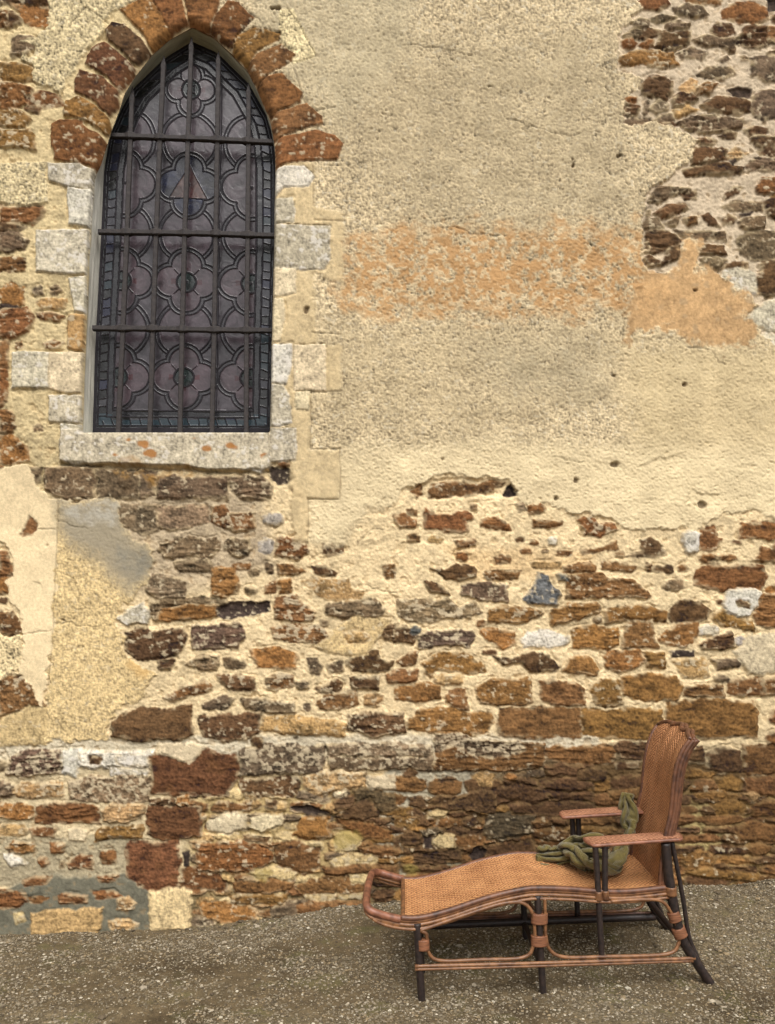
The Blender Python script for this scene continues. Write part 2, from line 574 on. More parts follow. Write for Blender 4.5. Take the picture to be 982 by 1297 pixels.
d1 865 690 920 675 1000 680 1000 725 920 735 870 710
d2 895 750 940 730 1000 735 1000 775 910 775
d1 555 770 580 730 700 735 740 745 730 800 640 812 560 822
t2 735 770 780 738 850 765 800 790 745 790
d 520 845 580 825 740 810 830 835 800 865 640 870 540 880
k 750 800 775 790 790 800 770 815
e1 835 830 880 790 1000 790 1000 850 850 852
r3 878 930 920 890 1000 890 1000 968 890 965
d3 730 970 770 925 815 930 800 965 740 988
e2 355 1000 370 960 400 930 500 935 560 940 490 970 400 1010
d 508 965 585 945 585 985 530 990
d 378 1060 440 1022 530 1010 552 1040 480 1070 420 1088
d1 345 1045 360 1040 360 1070 342 1072
e2 320 1115 350 1080 400 1085 430 1130 390 1148 330 1142
e2 440 1110 480 1075 510 1080 490 1125
b3 530 1090 590 1078 595 1115 545 1125
d1 615 1080 650 1065 710 1125 650 1120
d1 720 1095 750 1065 790 1085 770 1112 730 1112
e2 720 1030 780 1002 930 1008 925 1050 800 1055
k 805 1070 870 1055 860 1072 820 1072
d1 932 1010 960 990 1000 992 1000 1100 940 1085
e1 800 1100 860 1080 930 1085 930 1130 870 1152 810 1130
e2 480 1140 540 1150 740 1150 740 1190 600 1195 530 1185
d 340 1225 345 1160 400 1148 450 1145 515 1190 480 1240 380 1262 322 1260
e1 790 1185 840 1155 1000 1155 1000 1290 880 1298 810 1262
@ 732 250
d1 328 310 360 285 430 320 440 265 500 240 500 300 420 335 350 345
d1 570 265 600 232 725 240 732 285 640 292
g3 610 310 680 295 740 310 700 360 620 360
d1 720 370 740 330 850 325 845 355 780 358
d1 905 330 940 310 1000 310 1000 495 930 495 885 470 882 400 905 385
G3 722 370 800 360 880 375 885 480 800 460 735 410
G2 835 610 900 550 950 510 1000 505 1000 670 920 665 840 625
G3 890 690 940 675 1000 680 1000 740 920 735 880 715
e1 368 385 400 375 440 390 400 400
e1 470 372 500 355 520 378 480 380
d 562 455 580 445 605 470 570 478
c3 320 390 360 385 360 415 330 420
o2 650 530 720 510 765 530 760 580 690 590 655 560
"""

# parts of the wall that are cut out as objects of their own (px outlines of the survey)
ARCH = """
@ 0 0
r2 255 720 262 620 300 595 410 602 430 642 500 668 530 705 510 800 480 870 440 822 270 790
B2 315 545 332 502 400 482 480 530 540 588 552 642 530 672 420 602 320 577
q1 373 415 400 347 510 380 592 452 590 530 545 582 470 502 370 462
q1 430 282 462 232 522 206 662 330 672 372 600 462 540 382 430 322
d1 525 152 562 116 622 122 702 202 757 262 690 322 660 322 600 252 540 202
o1 592 52 690 0 700 -25 745 -25 800 68 862 150 850 192 760 252 700 152
r 740 -30 900 -30 925 82 940 120 850 176 800 70
@ 250 0
r -67 -40 115 -40 105 20 75 120 62 160 0 150 -40 125
r1 70 160 95 70 150 8 200 20 287 95 230 150 190 192 172 250
B2 200 180 290 140 412 170 412 206 300 256 250 342 168 262 188 212
b1 245 342 300 272 420 225 487 272 472 310 350 382 300 442
r 300 442 350 386 420 365 522 470 512 512 400 556 365 602 320 502
b1 365 602 390 562 540 515 622 580 622 622 500 646 410 692 380 702
r1 382 722 410 692 580 646 690 672 727 722 702 796 560 802 440 812 388 846
"""
JAMB = """
@ 0 0
G4 240 812 400 815 468 850 488 870 470 950 340 935 245 900
w3 335 935 462 950 486 870 448 1135 345 1120
@ 0 290
G3 182 8 445 5 432 228 250 222 182 210
G4 345 245 430 236 428 420 370 415
t3 342 428 425 425 416 610 335 595
G2 65 612 245 615 245 795 62 792
c4 245 615 415 615 408 822 330 822 245 795
G4 245 828 408 830 405 968 245 965
G4 302 972 405 975 400 1100 380 1112 300 1125
@ 250 0
w2 386 850 430 830 530 830 582 880 550 935 430 930 386 985
G2 382 990 415 992 475 985 487 1060 480 1110 420 1110 382 1115
G3 380 1120 660 1128 662 1290 630 1342 428 1345 380 1340
@ 250 290
c3 375 195 490 198 488 320 415 335 375 340
c3 372 345 430 350 440 440 410 560 368 568
w5 365 578 470 575 472 680 440 775 368 765
c2 478 580 636 577 642 700 640 810 480 808
G4 365 772 425 778 460 830 470 965 400 985 362 975
c2 488 812 560 812 558 905 490 900
G3 360 988 490 992 495 1080 490 1148 400 1160 358 1165
"""
SILL = (78,545, 103,544, 341,545, 343,592, 330,600, 300,594, 265,596, 230,590, 180,589, 130,588, 92,590, 77,584)
# opening in the wall face and edge of the glazing
OPEN_L = [(103,547),(106,468),(109,397),(112,320),(115,270),(119,222),(127,205),(134,182),(140,163),(150,137),(157,115),(171,93),(192,66),(214,47),(243,31)]
OPEN_R = [(243,31),(268,42),(293,65),(314,88),(327,114),(342,151),(348,183),(349,215),(348,250),(347,320),(345.5,380),(344,436),(342,547)]
GL_L = [(117,556),(118,542),(121,443),(125,366),(129,290),(132,216),(139,173),(153,140),(169,112),(209,74),(243,53)]
GL_R = [(243,53),(275,67),(315,106),(340,150),(347,178),(350,211),(350,320),(347,430),(345,545),(345,556)]
# ---------------------------------------------------------------- the wall: one relief of stones, mortar and render
STONE_C = dict(b=(124, 88, 52), d=(98, 72, 47), r=(126, 84, 48), q=(108, 71, 46), o=(148, 104, 56), e=(112, 93, 71), g=(132, 111, 84),
               k=(70, 58, 50), G=(190, 179, 154), t=(180, 145, 96), w=(202, 194, 176), c=(208, 190, 154), y=(206, 180, 128),
               Y=(186, 153, 102), p=(208, 184, 134), s=(98, 100, 100), m=(108, 86, 70), B=(136, 100, 53), S=(160, 150, 138), D=(92, 78, 56))
STEP = 1.2
gx = np.arange(-190, 1170, STEP); gy = np.arange(-170, 1236, STEP)
NX, NY = len(gx), len(gy)
PX, PY = np.meshgrid(gx, gy)
WX = 5.0 * fbm(PX / 17, PY / 15, 1, 2) + 3.2 * fbm(PX / 5.5, PY / 5, 2, 2)
WY = 5.0 * fbm(PX / 21, PY / 14, 5, 2) + 3.2 * fbm(PX / 6.5, PY / 4.5, 6, 2)
HGT = (6.5 * fbm(PX / 14, PY / 11, 3, 4, 0.6)).astype(np.float32)      # millimetres in front of the plane
CLR = np.zeros((NY, NX, 3), np.float32)
PART = np.zeros((NY, NX), np.int16)
_r0 = np.random.RandomState(3).rand(NY + 2, NX + 2).astype(np.float32) - 0.5
GR0 = (_r0[1:-1, 1:-1] * 1.2 + 0.45 * (_r0[:-2, 1:-1] + _r0[2:, 1:-1] + _r0[1:-1, :-2] + _r0[1:-1, 2:]))
GR1 = 0.6 * vnoise(PX / 1.9, PY / 1.9, 4) + 0.55 * GR0; GR2 = vnoise(PX / 3.1, PY / 2.9, 8); GR3 = fbm(PX / 9, PY / 9, 9, 3)
STRATA = fbm(PX / 26 + 0.4 * fbm(PX / 30, PY / 30, 2, 2), PY / 3.6 + 2.2 * fbm(PX / 34, PY / 24, 12, 2), 10, 3, 0.6)
def terrace(x, n):
    f = np.floor(x * n); r = x * n - f
    return (f + sstep(0.30, 0.62, r)) / n
STEPS = terrace(STRATA + 0.10 * GR2, 4.0)
CRUMB = sstep(0.05, 0.22, vnoise(PX / 4.2, PY / 3.4, 14)) + 0.6 * sstep(0.0, 0.2, vnoise(PX / 2.6, PY / 2.3, 15))
BIG = fbm(PX / 90, PY / 80, 11, 3)

def window_of(pts, pad):
    P = np.asarray(pts, float)
    x0, y0 = P.min(0) - pad; x1, y1 = P.max(0) + pad
    i0 = int(max(0, (x0 - gx[0]) / STEP)); i1 = int(min(NX, (x1 - gx[0]) / STEP + 2))
    j0 = int(max(0, (y0 - gy[0]) / STEP)); j1 = int(min(NY, (y1 - gy[0]) / STEP + 2))
    return slice(j0, j1), slice(i0, i1)

def region(pts, soft=3.0, warp=1.0):
    S = window_of(pts, soft + 14)
    d = poly_sdf(PX[S] + WX[S] * warp, PY[S] + WY[S] * warp, pts)
    return S, d

LIMIT = None
def paint(pts, c, soft=3.0, warp=1.0, amount=1.0, speck=0.0):
    S, d = region(pts, soft, warp)
    m = (1 - sstep(-soft, soft, d)) * amount
    if LIMIT is not None: m = m * LIMIT[S]
    if speck:
        m = m * np.clip(0.75 + speck * (GR3[S] * 1.6 + GR2[S]), 0, 1)
    CLR[S] += (alb(c) - CLR[S]) * m[..., None]

HGT += (1.3 * CRUMB + 1.5 * GR1 + 1.5 * GR0 - 6 * sstep(0.22, 0.45, GR3 - 0.3 * GR2)).astype(np.float32)
# base mortar, by area
CLR[:] = alb((230, 205, 158))
BASES = [([(770, -300), (1300, -300), (1300, 440), (770, 440)], (204, 184, 154), 25),
         ([(-300, -300), (250, -300), (130, 250), (110, 640), (-300, 640)], (212, 190, 142), 20),
         ([(-300, 935), (760, 930), (760, 962), (-300, 962)], (208, 194, 164), 6),
         ([(-300, 965), (250, 962), (260, 1080), (-300, 1090)], (206, 186, 146), 12),
         ([(250, 985), (500, 985), (560, 1180), (230, 1180)], (176, 152, 102), 16),
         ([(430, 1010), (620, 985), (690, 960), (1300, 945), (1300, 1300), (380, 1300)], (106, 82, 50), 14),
         ([(845, 1000), (1300, 985), (1300, 1300), (845, 1300)], (158, 130, 82), 20),
         ([(490, 972), (600, 970), (602, 1000), (560, 1022), (525, 1045), (500, 1100), (528, 1110), (500, 1120), (470, 1050)], (176, 166, 140), 6),
         ([(560, 1070), (594, 1070), (594, 1098), (560, 1100)], (150, 140, 112), 4),
         ([(240, 1130), (470, 1120), (600, 1110), (600, 1240), (200, 1240)], (128, 110, 76), 14),
         ([(855, 1020), (915, 1015), (925, 1075), (880, 1090), (850, 1060)], (170, 150, 98), 10),
         ([(70, 625), (330, 618), (350, 720), (200, 760), (70, 720)], (186, 166, 134), 18),
         ([(560, 690), (760, 700), (740, 730), (600, 735)], (228, 196, 144), 10),
         ([(-200, 1064), (30, 1062), (100, 1060), (170, 1058), (166, 1112), (60, 1120), (-200, 1130)], (172, 158, 126), 4),
         ([(-200, 1130), (0, 1128), (32, 1114), (65, 1108), (110, 1110), (160, 1106), (176, 1120), (194, 1124), (194, 1240), (-200, 1240)], (116, 112, 94), 3)]
for pts, c, soft in BASES:
    paint(pts, c, soft)
CLR *= (1 + 0.34 * GR3 + 0.24 * GR2 + 0.22 * BIG + 0.14 * GR0)[..., None].astype(np.float32)
_f = sstep(0.22, 0.5, GR3 + 0.3 * GR2)[..., None]
CLR += (alb((150, 122, 82)) - CLR) * (_f * 0.45).astype(np.float32)
# smooth trowelled cement low on the left
S, d = region([(-200, 1130), (0, 1128), (32, 1114), (65, 1108), (110, 1110), (160, 1106), (176, 1120), (194, 1124), (194, 1240), (-200, 1240)], 4)
HGT[S] = HGT[S] * (1 - 0.7 * (1 - sstep(-3, 3, d))) + 6 * (1 - sstep(-2, 2, d))

rs = random.Random(11)
def box_outline(x0, y0, x1, y1):
    cx, cy, hw, hh = (x0 + x1) / 2, (y0 + y1) / 2, (x1 - x0) / 2, (y1 - y0) / 2
    n = 12; e = rs.uniform(2.6, 4.5); sk = rs.uniform(-.12, .12)
    out = []
    for k in range(n):
        a = 2 * math.pi * (k + rs.uniform(-.25, .25)) / n
        c, s = math.cos(a), math.sin(a)
        q = (abs(c) ** e + abs(s) ** e) ** (-1 / e) * rs.uniform(0.90, 1.06)
        out.append((cx + hw * q * c + sk * hh * s * 2, cy + hh * q * s))
    return out

def stone(pts, code, frost=0, part=0, proud=None, warp=0.8, flat=False):
    pts = np.asarray(pts, float)
    S = window_of(pts, 8)
    X, Y = PX[S], PY[S]
    if X.size < 4: return
    w = np.ptp(pts[:, 0]); h = np.ptp(pts[:, 1]); sz = min(w, h)
    wf = warp * min(1.0, 0.35 + sz / 40)
    d = poly_sdf(X + WX[S] * wf, Y + WY[S] * wf, pts) - (1.5 if not part else 0.8)
    m = 1 - sstep(-1.7, 1.1, d + 1.6 * GR2[S])
    smooth_kind = code in 'GwcpYyS'
    if proud is None:
        proud = rs.uniform(4, 19) if code not in 'k' else -16
        if sz < 9: proud = rs.uniform(2, 7)
    edge = rs.uniform(2.0, 5.0) if not flat else 1.8
    prof = sstep(0, edge, -d)
    tx, ty = rs.uniform(-.07, .07), rs.uniform(-.10, .14)
    cx, cy = pts[:, 0].mean(), pts[:, 1].mean()
    k = 0.35 if smooth_kind else rs.uniform(0.8, 1.5)
    if flat: k *= 0.6
    # how the face has weathered: along its beds, broken in flat facets, or pitted
    style = rs.random()
    lam, pitt, fa = (rs.uniform(.7, 1.1), .5, 0.4) if style < .34 else ((rs.uniform(.1, .3), .35, 1.0) if style < .72 else (.15, 1.3, .4))
    fac = 0
    if not smooth_kind and sz > 9:
        u_, v_ = (X - cx) / (w / 2 + 1), (Y - cy) / (h / 2 + 1)
        fac = np.full(X.shape, 9.0)
        for _k in range(4):
            an = rs.uniform(0, 6.283); sl_ = rs.uniform(1.5, 6.5) * fa
            fac = np.minimum(fac, rs.uniform(0.0, 2.5) + sl_ * (math.cos(an) * u_ + math.sin(an) * v_) + .8 * GR3[S])
        fac = np.clip(fac, -9, 6)
    rel = proud * (0.25 + 0.75 * prof) + (tx * (X - cx) + ty * (Y - cy)) * min(1, 40 / max(sz, 1)) * (0.25 if flat else 1)
    rel = rel + k * (lam * (8.5 * STEPS[S] + 1.5 * STRATA[S]) + pitt * (5.0 * GR3[S] + 3.0 * GR2[S]) + 2.0 * GR1[S] + 1.0 * GR0[S]) + fac
    if code == 'k': rel = proud * prof + 2 * GR2[S]
    HGT[S] += (rel - HGT[S]) * m
    # crevice where the mortar has fallen away beside the stone
    g = np.exp(-((d - 1.2) / 1.6) ** 2) * sstep(-0.15, 0.25, vnoise(X / 13, Y / 9, int(cx) % 16)) * (1 - m)
    HGT[S] -= (rs.uniform(2, 9) * g).astype(np.float32)
    base = alb(STONE_C[code]) * (0.97 if code in 'bdrqoegkmB' else 1.0) * rs.uniform(0.84, 1.16) * (1 + (np.array([rs.uniform(-.04, .05), 0, rs.uniform(-.10, .04)]) * (0.4 if smooth_kind else 1)))
    f = 1 + (0.46 if not smooth_kind else 0.12) * STRATA[S] + 0.42 * GR3[S] + 0.36 * GR2[S] + 0.36 * GR1[S] + 0.2 * GR0[S]
    c = base[None, None] * np.clip(f, .3, 1.9)[..., None]
    if not smooth_kind and code != 'k':
        o = sstep(0.05, 0.45, fbm(X / 19, Y / 11, (int(cx) + 3) % 16, 2)) * 0.5
        c = c + (alb((160, 112, 62)) * 0.9 - c) * o[..., None] * (0.34 if code in 'bBorq' else 0.15)
        dk = sstep(0.1, 0.5, fbm(X / 14, Y / 8, (int(cy) + 5) % 16, 3)) * 0.5
        c = c * (1 - dk)[..., None]
    if frost:
        thr = 0.88 - frost * 0.085
        q = fbm(X / 7.5, Y / 6, (int(cx + cy)) % 16, 3) + 0.55 * GR2[S] + 0.2 * GR1[S] + 0.5
        q = sstep(thr, thr + 0.36, q) * 0.75
        wc = alb((198, 180, 146)) if code not in 'GwS' else alb((222, 214, 200))
        c = c + (wc - c) * q[..., None]
        HGT[S] += (q * 1.6 * m).astype(np.float32)
    CLR[S] += ((c - CLR[S]) * m[..., None]).astype(np.float32)
    # mortar smeared over the edge of the stone
    if code not in 'kpY' and not part:
        q = sstep(-6.0, 0.5, d) * sstep(-0.16, 0.30, fbm(X / 10, Y / 7, (int(cx * 3 + cy)) % 16, 2) + 0.3 * GR2[S]) * m * 0.75
        CLR[S] += (alb((138, 110, 70) if (cy > 972 and cx > 420) else (206, 184, 142)) * (1 + 0.4 * GR2[S] + .3 * GR3[S])[..., None] - CLR[S]) * q[..., None]
        HGT[S] += (2.5 * q).astype(np.float32)
    if part:
        PART[S] = np.where(d < 0.3, part, PART[S])

def survey(txt):
    ox = oy = 0.0; sc = 1 / 3.928
    for line in txt.strip().splitlines():
        t = line.split()
        if t[0] == '@':
            ox, oy = float(t[1]), float(t[2]); sc = float(t[3]) if len(t) > 3 else 1 / 3.928; continue
        v = [float(q) for q in t[1:]]
        pts = [(ox + v[i] * sc, oy + v[i + 1] * sc) for i in range(0, len(v), 2)]
        if len(pts) == 2: pts = box_outline(*pts[0], *pts[1])
        yield t[0][0], int(t[0][1:] or 0), pts

# rubble beyond the survey's edges and the thin slivers packed between the low dark stones
def fill(x0, x1, y0, y1, codes, hmin, hmax, wmin, wmax, gap):
    y = y0
    while y < y1:
        h = rs.uniform(hmin, hmax); x = x0 + rs.uniform(-20, 0)
        while x < x1:
            w = rs.uniform(wmin, wmax)
            if x + w / 2 < x1 + 10:
                j = rs.uniform(-.15, .15) * h
                stone(box_outline(x, y + j, x + w, y + h + j), rs.choice(codes), rs.choice((0, 0, 0, 1, 2)))
            x += w + rs.uniform(*gap)
        y += h + rs.uniform(*gap) * 0.7
fill(-190, -6, -170, 1240, 'bdroeBgt', 14, 34, 30, 75, (5, 16))
fill(988, 1170, -170, 400, 'ddeeBbg', 14, 30, 28, 70, (5, 12))
fill(988, 1170, 660, 1240, 'bbdBor', 16, 36, 30, 90, (4, 12))
fill(790, 1000, -170, -8, 'ddeeBbg', 14, 30, 28, 70, (5, 12))
fill(-20, 150, -170, -8, 'bdoer', 16, 34, 30, 75, (5, 14))
fill(440, 992, 985, 1215, 'dbdBbd', 9, 19, 26, 80, (0.5, 3.0))
fill(250, 450, 1000, 1170, 'ebybt', 8, 14, 18, 44, (2, 6))
for code, fr, pts in survey(STONES):
    stone(pts, code, fr)

# ---- render coats
def coat(pts, c, thick, rough, soft=1.2, warp=1.5, grain=1.0, spots=0.0, feather=None):
    S, d = region(pts, 6, warp)
    sf = soft if feather is None else soft + feather(PX[S], PY[S])
    m = (1 - sstep(-sf, sf * 0.6, d)).astype(np.float32)
    thick = thick * np.clip(0.75 + 0.9 * fbm(PX[S] / 40, PY[S] / 30, 13, 2), 0.25, 1.2)
    if LIMIT is not None: LIMIT[S] = np.maximum(LIMIT[S], m)
    n = rough * (2.0 * GR1[S] + 1.2 * GR2[S] + 1.7 * GR0[S]) + 1.5 * GR3[S] * (0.4 + 0.6 * rough) + 3 * BIG[S]
    pit = sstep(0.30, 0.42, vnoise(PX[S] / 2.6, PY[S] / 2.2, 13)) * rough
    n = n - 5.0 * pit
    HGT[S] += (thick + n - HGT[S]) * m
    cc = alb(c)[None, None] * (1 + grain * (0.66 * GR1[S] + 0.34 * GR2[S] + 0.26 * GR3[S] + 0.36 * GR0[S]) + 0.14 * BIG[S])[..., None]
    if spots:
        q = sstep(0.27, 0.36, vnoise(PX[S] / 3.4, PY[S] / 3.0, 14)) * spots
        cc = cc + (alb((226, 214, 186)) - cc) * q[..., None]
        q = sstep(0.30, 0.38, vnoise(PX[S] / 2.8, PY[S] / 2.4, 15)) * spots
        cc = cc * (1 - 0.45 * q)[..., None]
    CLR[S] += (cc - CLR[S]) * m[..., None]

MAIN = [(300, -220), (800, -220), (806, -100), (808, 0), (811, 12), (798, 26), (783, 46), (779, 70), (784, 88), (811, 100), (808, 118), (788, 126), (791, 148),
        (788, 160), (822, 156), (858, 166), (882, 176), (875, 196), (852, 219), (821, 243), (816, 268), (812, 288), (817, 300), (813, 330), (818, 345), (836, 346),
        (858, 338), (862, 305), (872, 300), (884, 306), (888, 322), (886, 340), (912, 346), (930, 362), (955, 376), (962, 384), (945, 404), (955, 412),
        (962, 425), (985, 436), (1240, 440), (1240, 650), (982, 655), (950, 648), (916, 650), (900, 660), (880, 672), (850, 667), (812, 672), (790, 668), (775, 655), (745, 652),
        (727, 650), (700, 640), (690, 634), (656, 640), (652, 618), (640, 607), (585, 601), (545, 606), (530, 618), (513, 620), (500, 640), (470, 650), (447, 678),
        (440, 688), (428, 690), (391, 688), (391, 633), (380, 622), (372, 600), (376, 540), (336, 540), (336, 200), (300, 100), (240, 30), (235, -60)]
LIMIT = np.zeros((NY, NX), np.float32)
coat(MAIN, (199, 179, 141), 15, 1.0, spots=0.45, grain=.85, feather=lambda x, y: 9 * sstep(520, 470, x) * sstep(590, 640, y))
paint([(460, 60), (760, 40), (790, 180), (800, 270), (700, 290), (520, 275), (430, 180)], (180, 163, 128), 45, 2.5, 0.75, 0.5)
paint([(300, -200), (560, -200), (520, 60), (430, 160), (330, 80)], (190, 176, 142), 30, 2, 0.6)
paint([(400, 410), (780, 405), (790, 500), (600, 560), (420, 540)], (194, 174, 134), 35, 2, 0.6, 0.5)
paint([(600, 440), (760, 430), (770, 510), (640, 500)], (176, 162, 130), 25, 2.5, 0.6, 0.6)
paint([(790, 440), (1240, 430), (1240, 660), (800, 660)], (212, 190, 144), 30, 2, 0.8)
paint([(440, 570), (600, 560), (1000, 570), (1000, 690), (380, 700), (385, 610)], (232, 211, 166), 22, 1.5, 0.85)
band = [(428, 312), (455, 292), (640, 288), (800, 292), (826, 300), (838, 350), (838, 392), (700, 398), (560, 402), (440, 400), (424, 360)]
paint(band, (195, 153, 101), 18, 5.0, 0.95, 1.1)
paint([(470, 300), (640, 296), (800, 300), (830, 380), (700, 385), (560, 380), (470, 370)], (187, 143, 91), 18, 5, 0.4, 1.6)
S, d = region(band, 20, 2.5)
q = sstep(0.16, 0.34, fbm(PX[S] / 6.5, PY[S] / 5.5, 3, 2)) * (1 - sstep(-12, 8, d)) * 0.75
CLR[S] += (alb((216, 192, 150)) - CLR[S]) * q[..., None]
HGT[S] += 3.0 * q
streak = fbm(PX / 16, PY / 170, 4, 3)
CLR *= (1 + 0.13 * streak * LIMIT)[..., None]
# the hollow where the render has dropped off a long stone
S, d = region([(516, 622), (545, 609), (585, 604), (640, 609), (654, 622), (650, 632), (600, 626), (540, 634)], 6, .6)
HGT[S] -= 11 * (1 - sstep(-2, 1.5, d))
# smooth orange patch below the bare stones
PATCH = [(793, 398), (815, 348), (858, 340), (862, 303), (872, 299), (886, 306), (886, 342), (912, 348), (930, 362), (957, 378), (945, 404), (955, 414), (957, 432), (930, 440), (880, 432),
         (850, 420), (830, 418), (792, 432)]
S, d = region(PATCH, 9, 2.2)
m = (1 - sstep(-6, 5, d + 14 * GR3[S])) * 0.92
HGT[S] += (10 + 2.5 * GR3[S] + 1.2 * GR2[S] + 0.6 * GR1[S] - HGT[S]) * m
cc = alb((197, 157, 106))[None, None] * (1 + 0.34 * GR3[S] + 0.22 * GR2[S] + 0.30 * GR1[S] + 0.3 * BIG[S])[..., None]
cc = cc + (alb((178, 150, 112)) - cc) * (sstep(0.2, 0.4, fbm(PX[S] / 14, PY[S] / 10, 6, 2)) * 0.6)[..., None]
CLR[S] += (cc - CLR[S]) * m[..., None]
# old window surround picked out in smoother tan render
for p_ in ([(345, 200), (398, 208), (398, 262), (434, 270), (434, 360), (398, 345), (400, 440), (432, 438), (432, 497), (394, 497), (394, 570), (431, 570), (431, 633), (391, 633), (391, 688), (372, 684), (366, 560), (345, 540)],):
    S, d = region(p_, 8, 0.35)
    m = (1 - sstep(-3, 3, d + 5 * GR3[S])) * 0.8
    HGT[S] += (15 + 2.0 * GR3[S] + 1.6 * GR2[S] - HGT[S]) * m
    cc = alb((208, 184, 138))[None, None] * (1 + 0.30 * GR3[S] + 0.22 * GR2[S] + 0.15 * GR1[S] + .2 * BIG[S])[..., None]
    CLR[S] += (cc - CLR[S]) * m[..., None]
coat([(355, 15), (372, 12), (400, 68), (398, 74), (372, 84), (352, 60)], (214, 196, 150), 16, .4, warp=.4)
coat([(88, 15), (108, 10), (135, 34), (128, 48), (110, 62), (88, 50)], (208, 188, 142), 16, .4, warp=.4)
coat([(62, -160), (235, -160), (232, -4), (175, -2), (150, 12), (132, 30), (112, 54), (96, 92), (82, 115), (76, 118), (70, 112), (46, 100), (44, 86), (26, 74), (28, 67), (40, 72), (43, 62), (26, 55), (46, 46), (60, 32), (64, 18)],
     (198, 180, 138), 13, 0.7, spots=0.3)
coat([(-10, 207), (60, 205), (62, 256), (40, 260), (0, 257), (-12, 250)], (196, 178, 136), 13, 0.8, spots=0.3, warp=.7)
coat([(-30, 604), (10, 592), (33, 590), (42, 605), (48, 618), (62, 630), (76, 634), (74, 700), (70, 760), (66, 820), (62, 865), (55, 898), (50, 886), (36, 864), (26, 850), (28, 806), (32, 796), (24, 772),
      (12, 756), (8, 734), (18, 722), (16, 704), (10, 690), (-2, 684), (-30, 684)], (236, 212, 166), 12, 0.10, grain=.2)
coat([(-30, 876), (-30, 806), (26, 806), (26, 850), (6, 856), (0, 860)], (212, 190, 144), 10, .7)
coat([(75, 634), (90, 631), (150, 632), (153, 660), (168, 672), (172, 686), (198, 698), (190, 720), (190, 742), (172, 757), (146, 774), (147, 792), (156, 804), (161, 834), (180, 842), (201, 852), (192, 866), (180, 888),
      (150, 900), (140, 915), (142, 934), (118, 940), (62, 942), (58, 928), (62, 900), (65, 840), (70, 740)], (212, 185, 132), 11, 0.5, spots=0.2, grain=.7)
paint([(74, 636), (152, 634), (170, 676), (196, 700), (188, 738), (168, 752), (148, 740), (130, 716), (96, 696), (74, 672)], (158, 147, 123), 16, 1.5, 0.95)
paint([(150, 690), (190, 706), (188, 734), (168, 732), (150, 716)], (136, 131, 116), 10, 2.4, 0.8, 0.6)
paint([(80, 634), (150, 633), (150, 664), (112, 656), (84, 650)], (190, 184, 168), 7, 2.2, 0.7, 0.8)
paint([(168, 806), (200, 846), (184, 858), (160, 842)], (214, 174, 108), 6, 1.5, 0.8)
# flaked hollows in the lower render
for p_, dep in (([(799, 608), (812, 590), (835, 580), (864, 574), (870, 584), (856, 596), (835, 605), (815, 625)], 7), ([(870, 632), (876, 618), (890, 624), (911, 628), (908, 640), (880, 645)], 8),
                ([(940, 588), (955, 592), (952, 598), (930, 596)], 3)):
    S, d = region(p_, 5, .8)
    HGT[S] -= dep * (1 - sstep(-1.2, 1.2, d)) * sstep(-14, 10, 12 - (PY[S] - min(q[1] for q in p_)) * .6)
# scored lines and cracks
def groove(pts, depth=7, width=0.8, wob=0.25):
    pts = [np.array(p, float) for p in pts]
    S = window_of(pts, 8)
    X = PX[S] + WX[S] * wob; Y = PY[S] + WY[S] * wob
    d = np.full(X.shape, 1e9)
    for a, b in zip(pts[:-1], pts[1:]):
        e = b - a; t = np.clip(((X - a[0]) * e[0] + (Y - a[1]) * e[1]) / (e @ e + 1e-9), 0, 1)
        d = np.minimum(d, np.hypot(X - a[0] - e[0] * t, Y - a[1] - e[1] * t))
    g = np.exp(-(d / width) ** 2)
    HGT[S] -= depth * g
    CLR[S] *= (1 - 0.35 * g)[..., None]
for ln in ([(75, 640), (71, 720), (66, 820), (62, 868)], [(397, 212), (397, 262)], [(431, 570), (431, 633), (391, 633), (390, 688)], [(394, 497), (432, 497)],
           [(394, 569), (432, 569)], [(394, 498), (394, 568)], [(373, 88), (384, 126), (389, 140)], [(376, 80), (400, 72), (378, 30), (364, 12)], [(298, 2), (330, 28)],
           [(109, 10), (138, 30)], [(109, 10), (86, 38)], [(412, 210), (432, 210)], [(398, 280), (434, 281)], [(396, 422), (432, 424)], [(397, 141), (425, 137)]):
    groove(ln)
for ln in ([(87, 727), (100, 736), (92, 750), (106, 768)], [(75, 660), (110, 668)], [(66, 792), (90, 790), (120, 796)], [(40, 740), (50, 742)], [(50, 668), (72, 670)], [(28, 806), (64, 798)],
           [(873, 440), (892, 442), (920, 462)], [(774, 468), (780, 486)], [(790, 398), (788, 420), (792, 432)], [(700, 578), (740, 586)], [(640, 150), (700, 170), (760, 168)],
           [(520, 60), (600, 70)], [(560, 290), (640, 300)], [(454, 688), (470, 672), (500, 668)], [(466, 742), (480, 746), (500, 750)]):
    groove(ln, 5, 0.9, 1.2)
# small holes
for hx, hy, hr in ((779, 588, 4.5), (784, 198, 3), (724, 210, 3.4), (346, 12, 4), (352, 13, 4), (723, 204, 1.6), (880, 366, 3), (868, 488, 4), (778, 476, 2.5), (560, 583, 2.4), (728, 608, 4), (705, 631, 4), (388, 392, 4),
                   (620, 112, 1.5), (890, 641, 6), (61, 690, 1), (80, 786, 2.4), (374, 1000, 2), (412, 947, 3.4), (374, 937, 3)):
    S = window_of([(hx, hy)], 14)
    d = np.hypot((PX[S] + WX[S] * .8 - hx) / 1.3, PY[S] + WY[S] * .8 - hy) - hr * .7
    m = 1 - sstep(-1.5, 1, d)
    HGT[S] -= 17 * m
    CLR[S] += (alb((90, 70, 48)) - CLR[S]) * (m * .8)[..., None]
# hole through the smooth plaster showing the stone
stone([(27, 677), (33, 668), (37, 654), (42, 660), (47, 663), (47, 670), (40, 676), (32, 679)], 'b', proud=0)

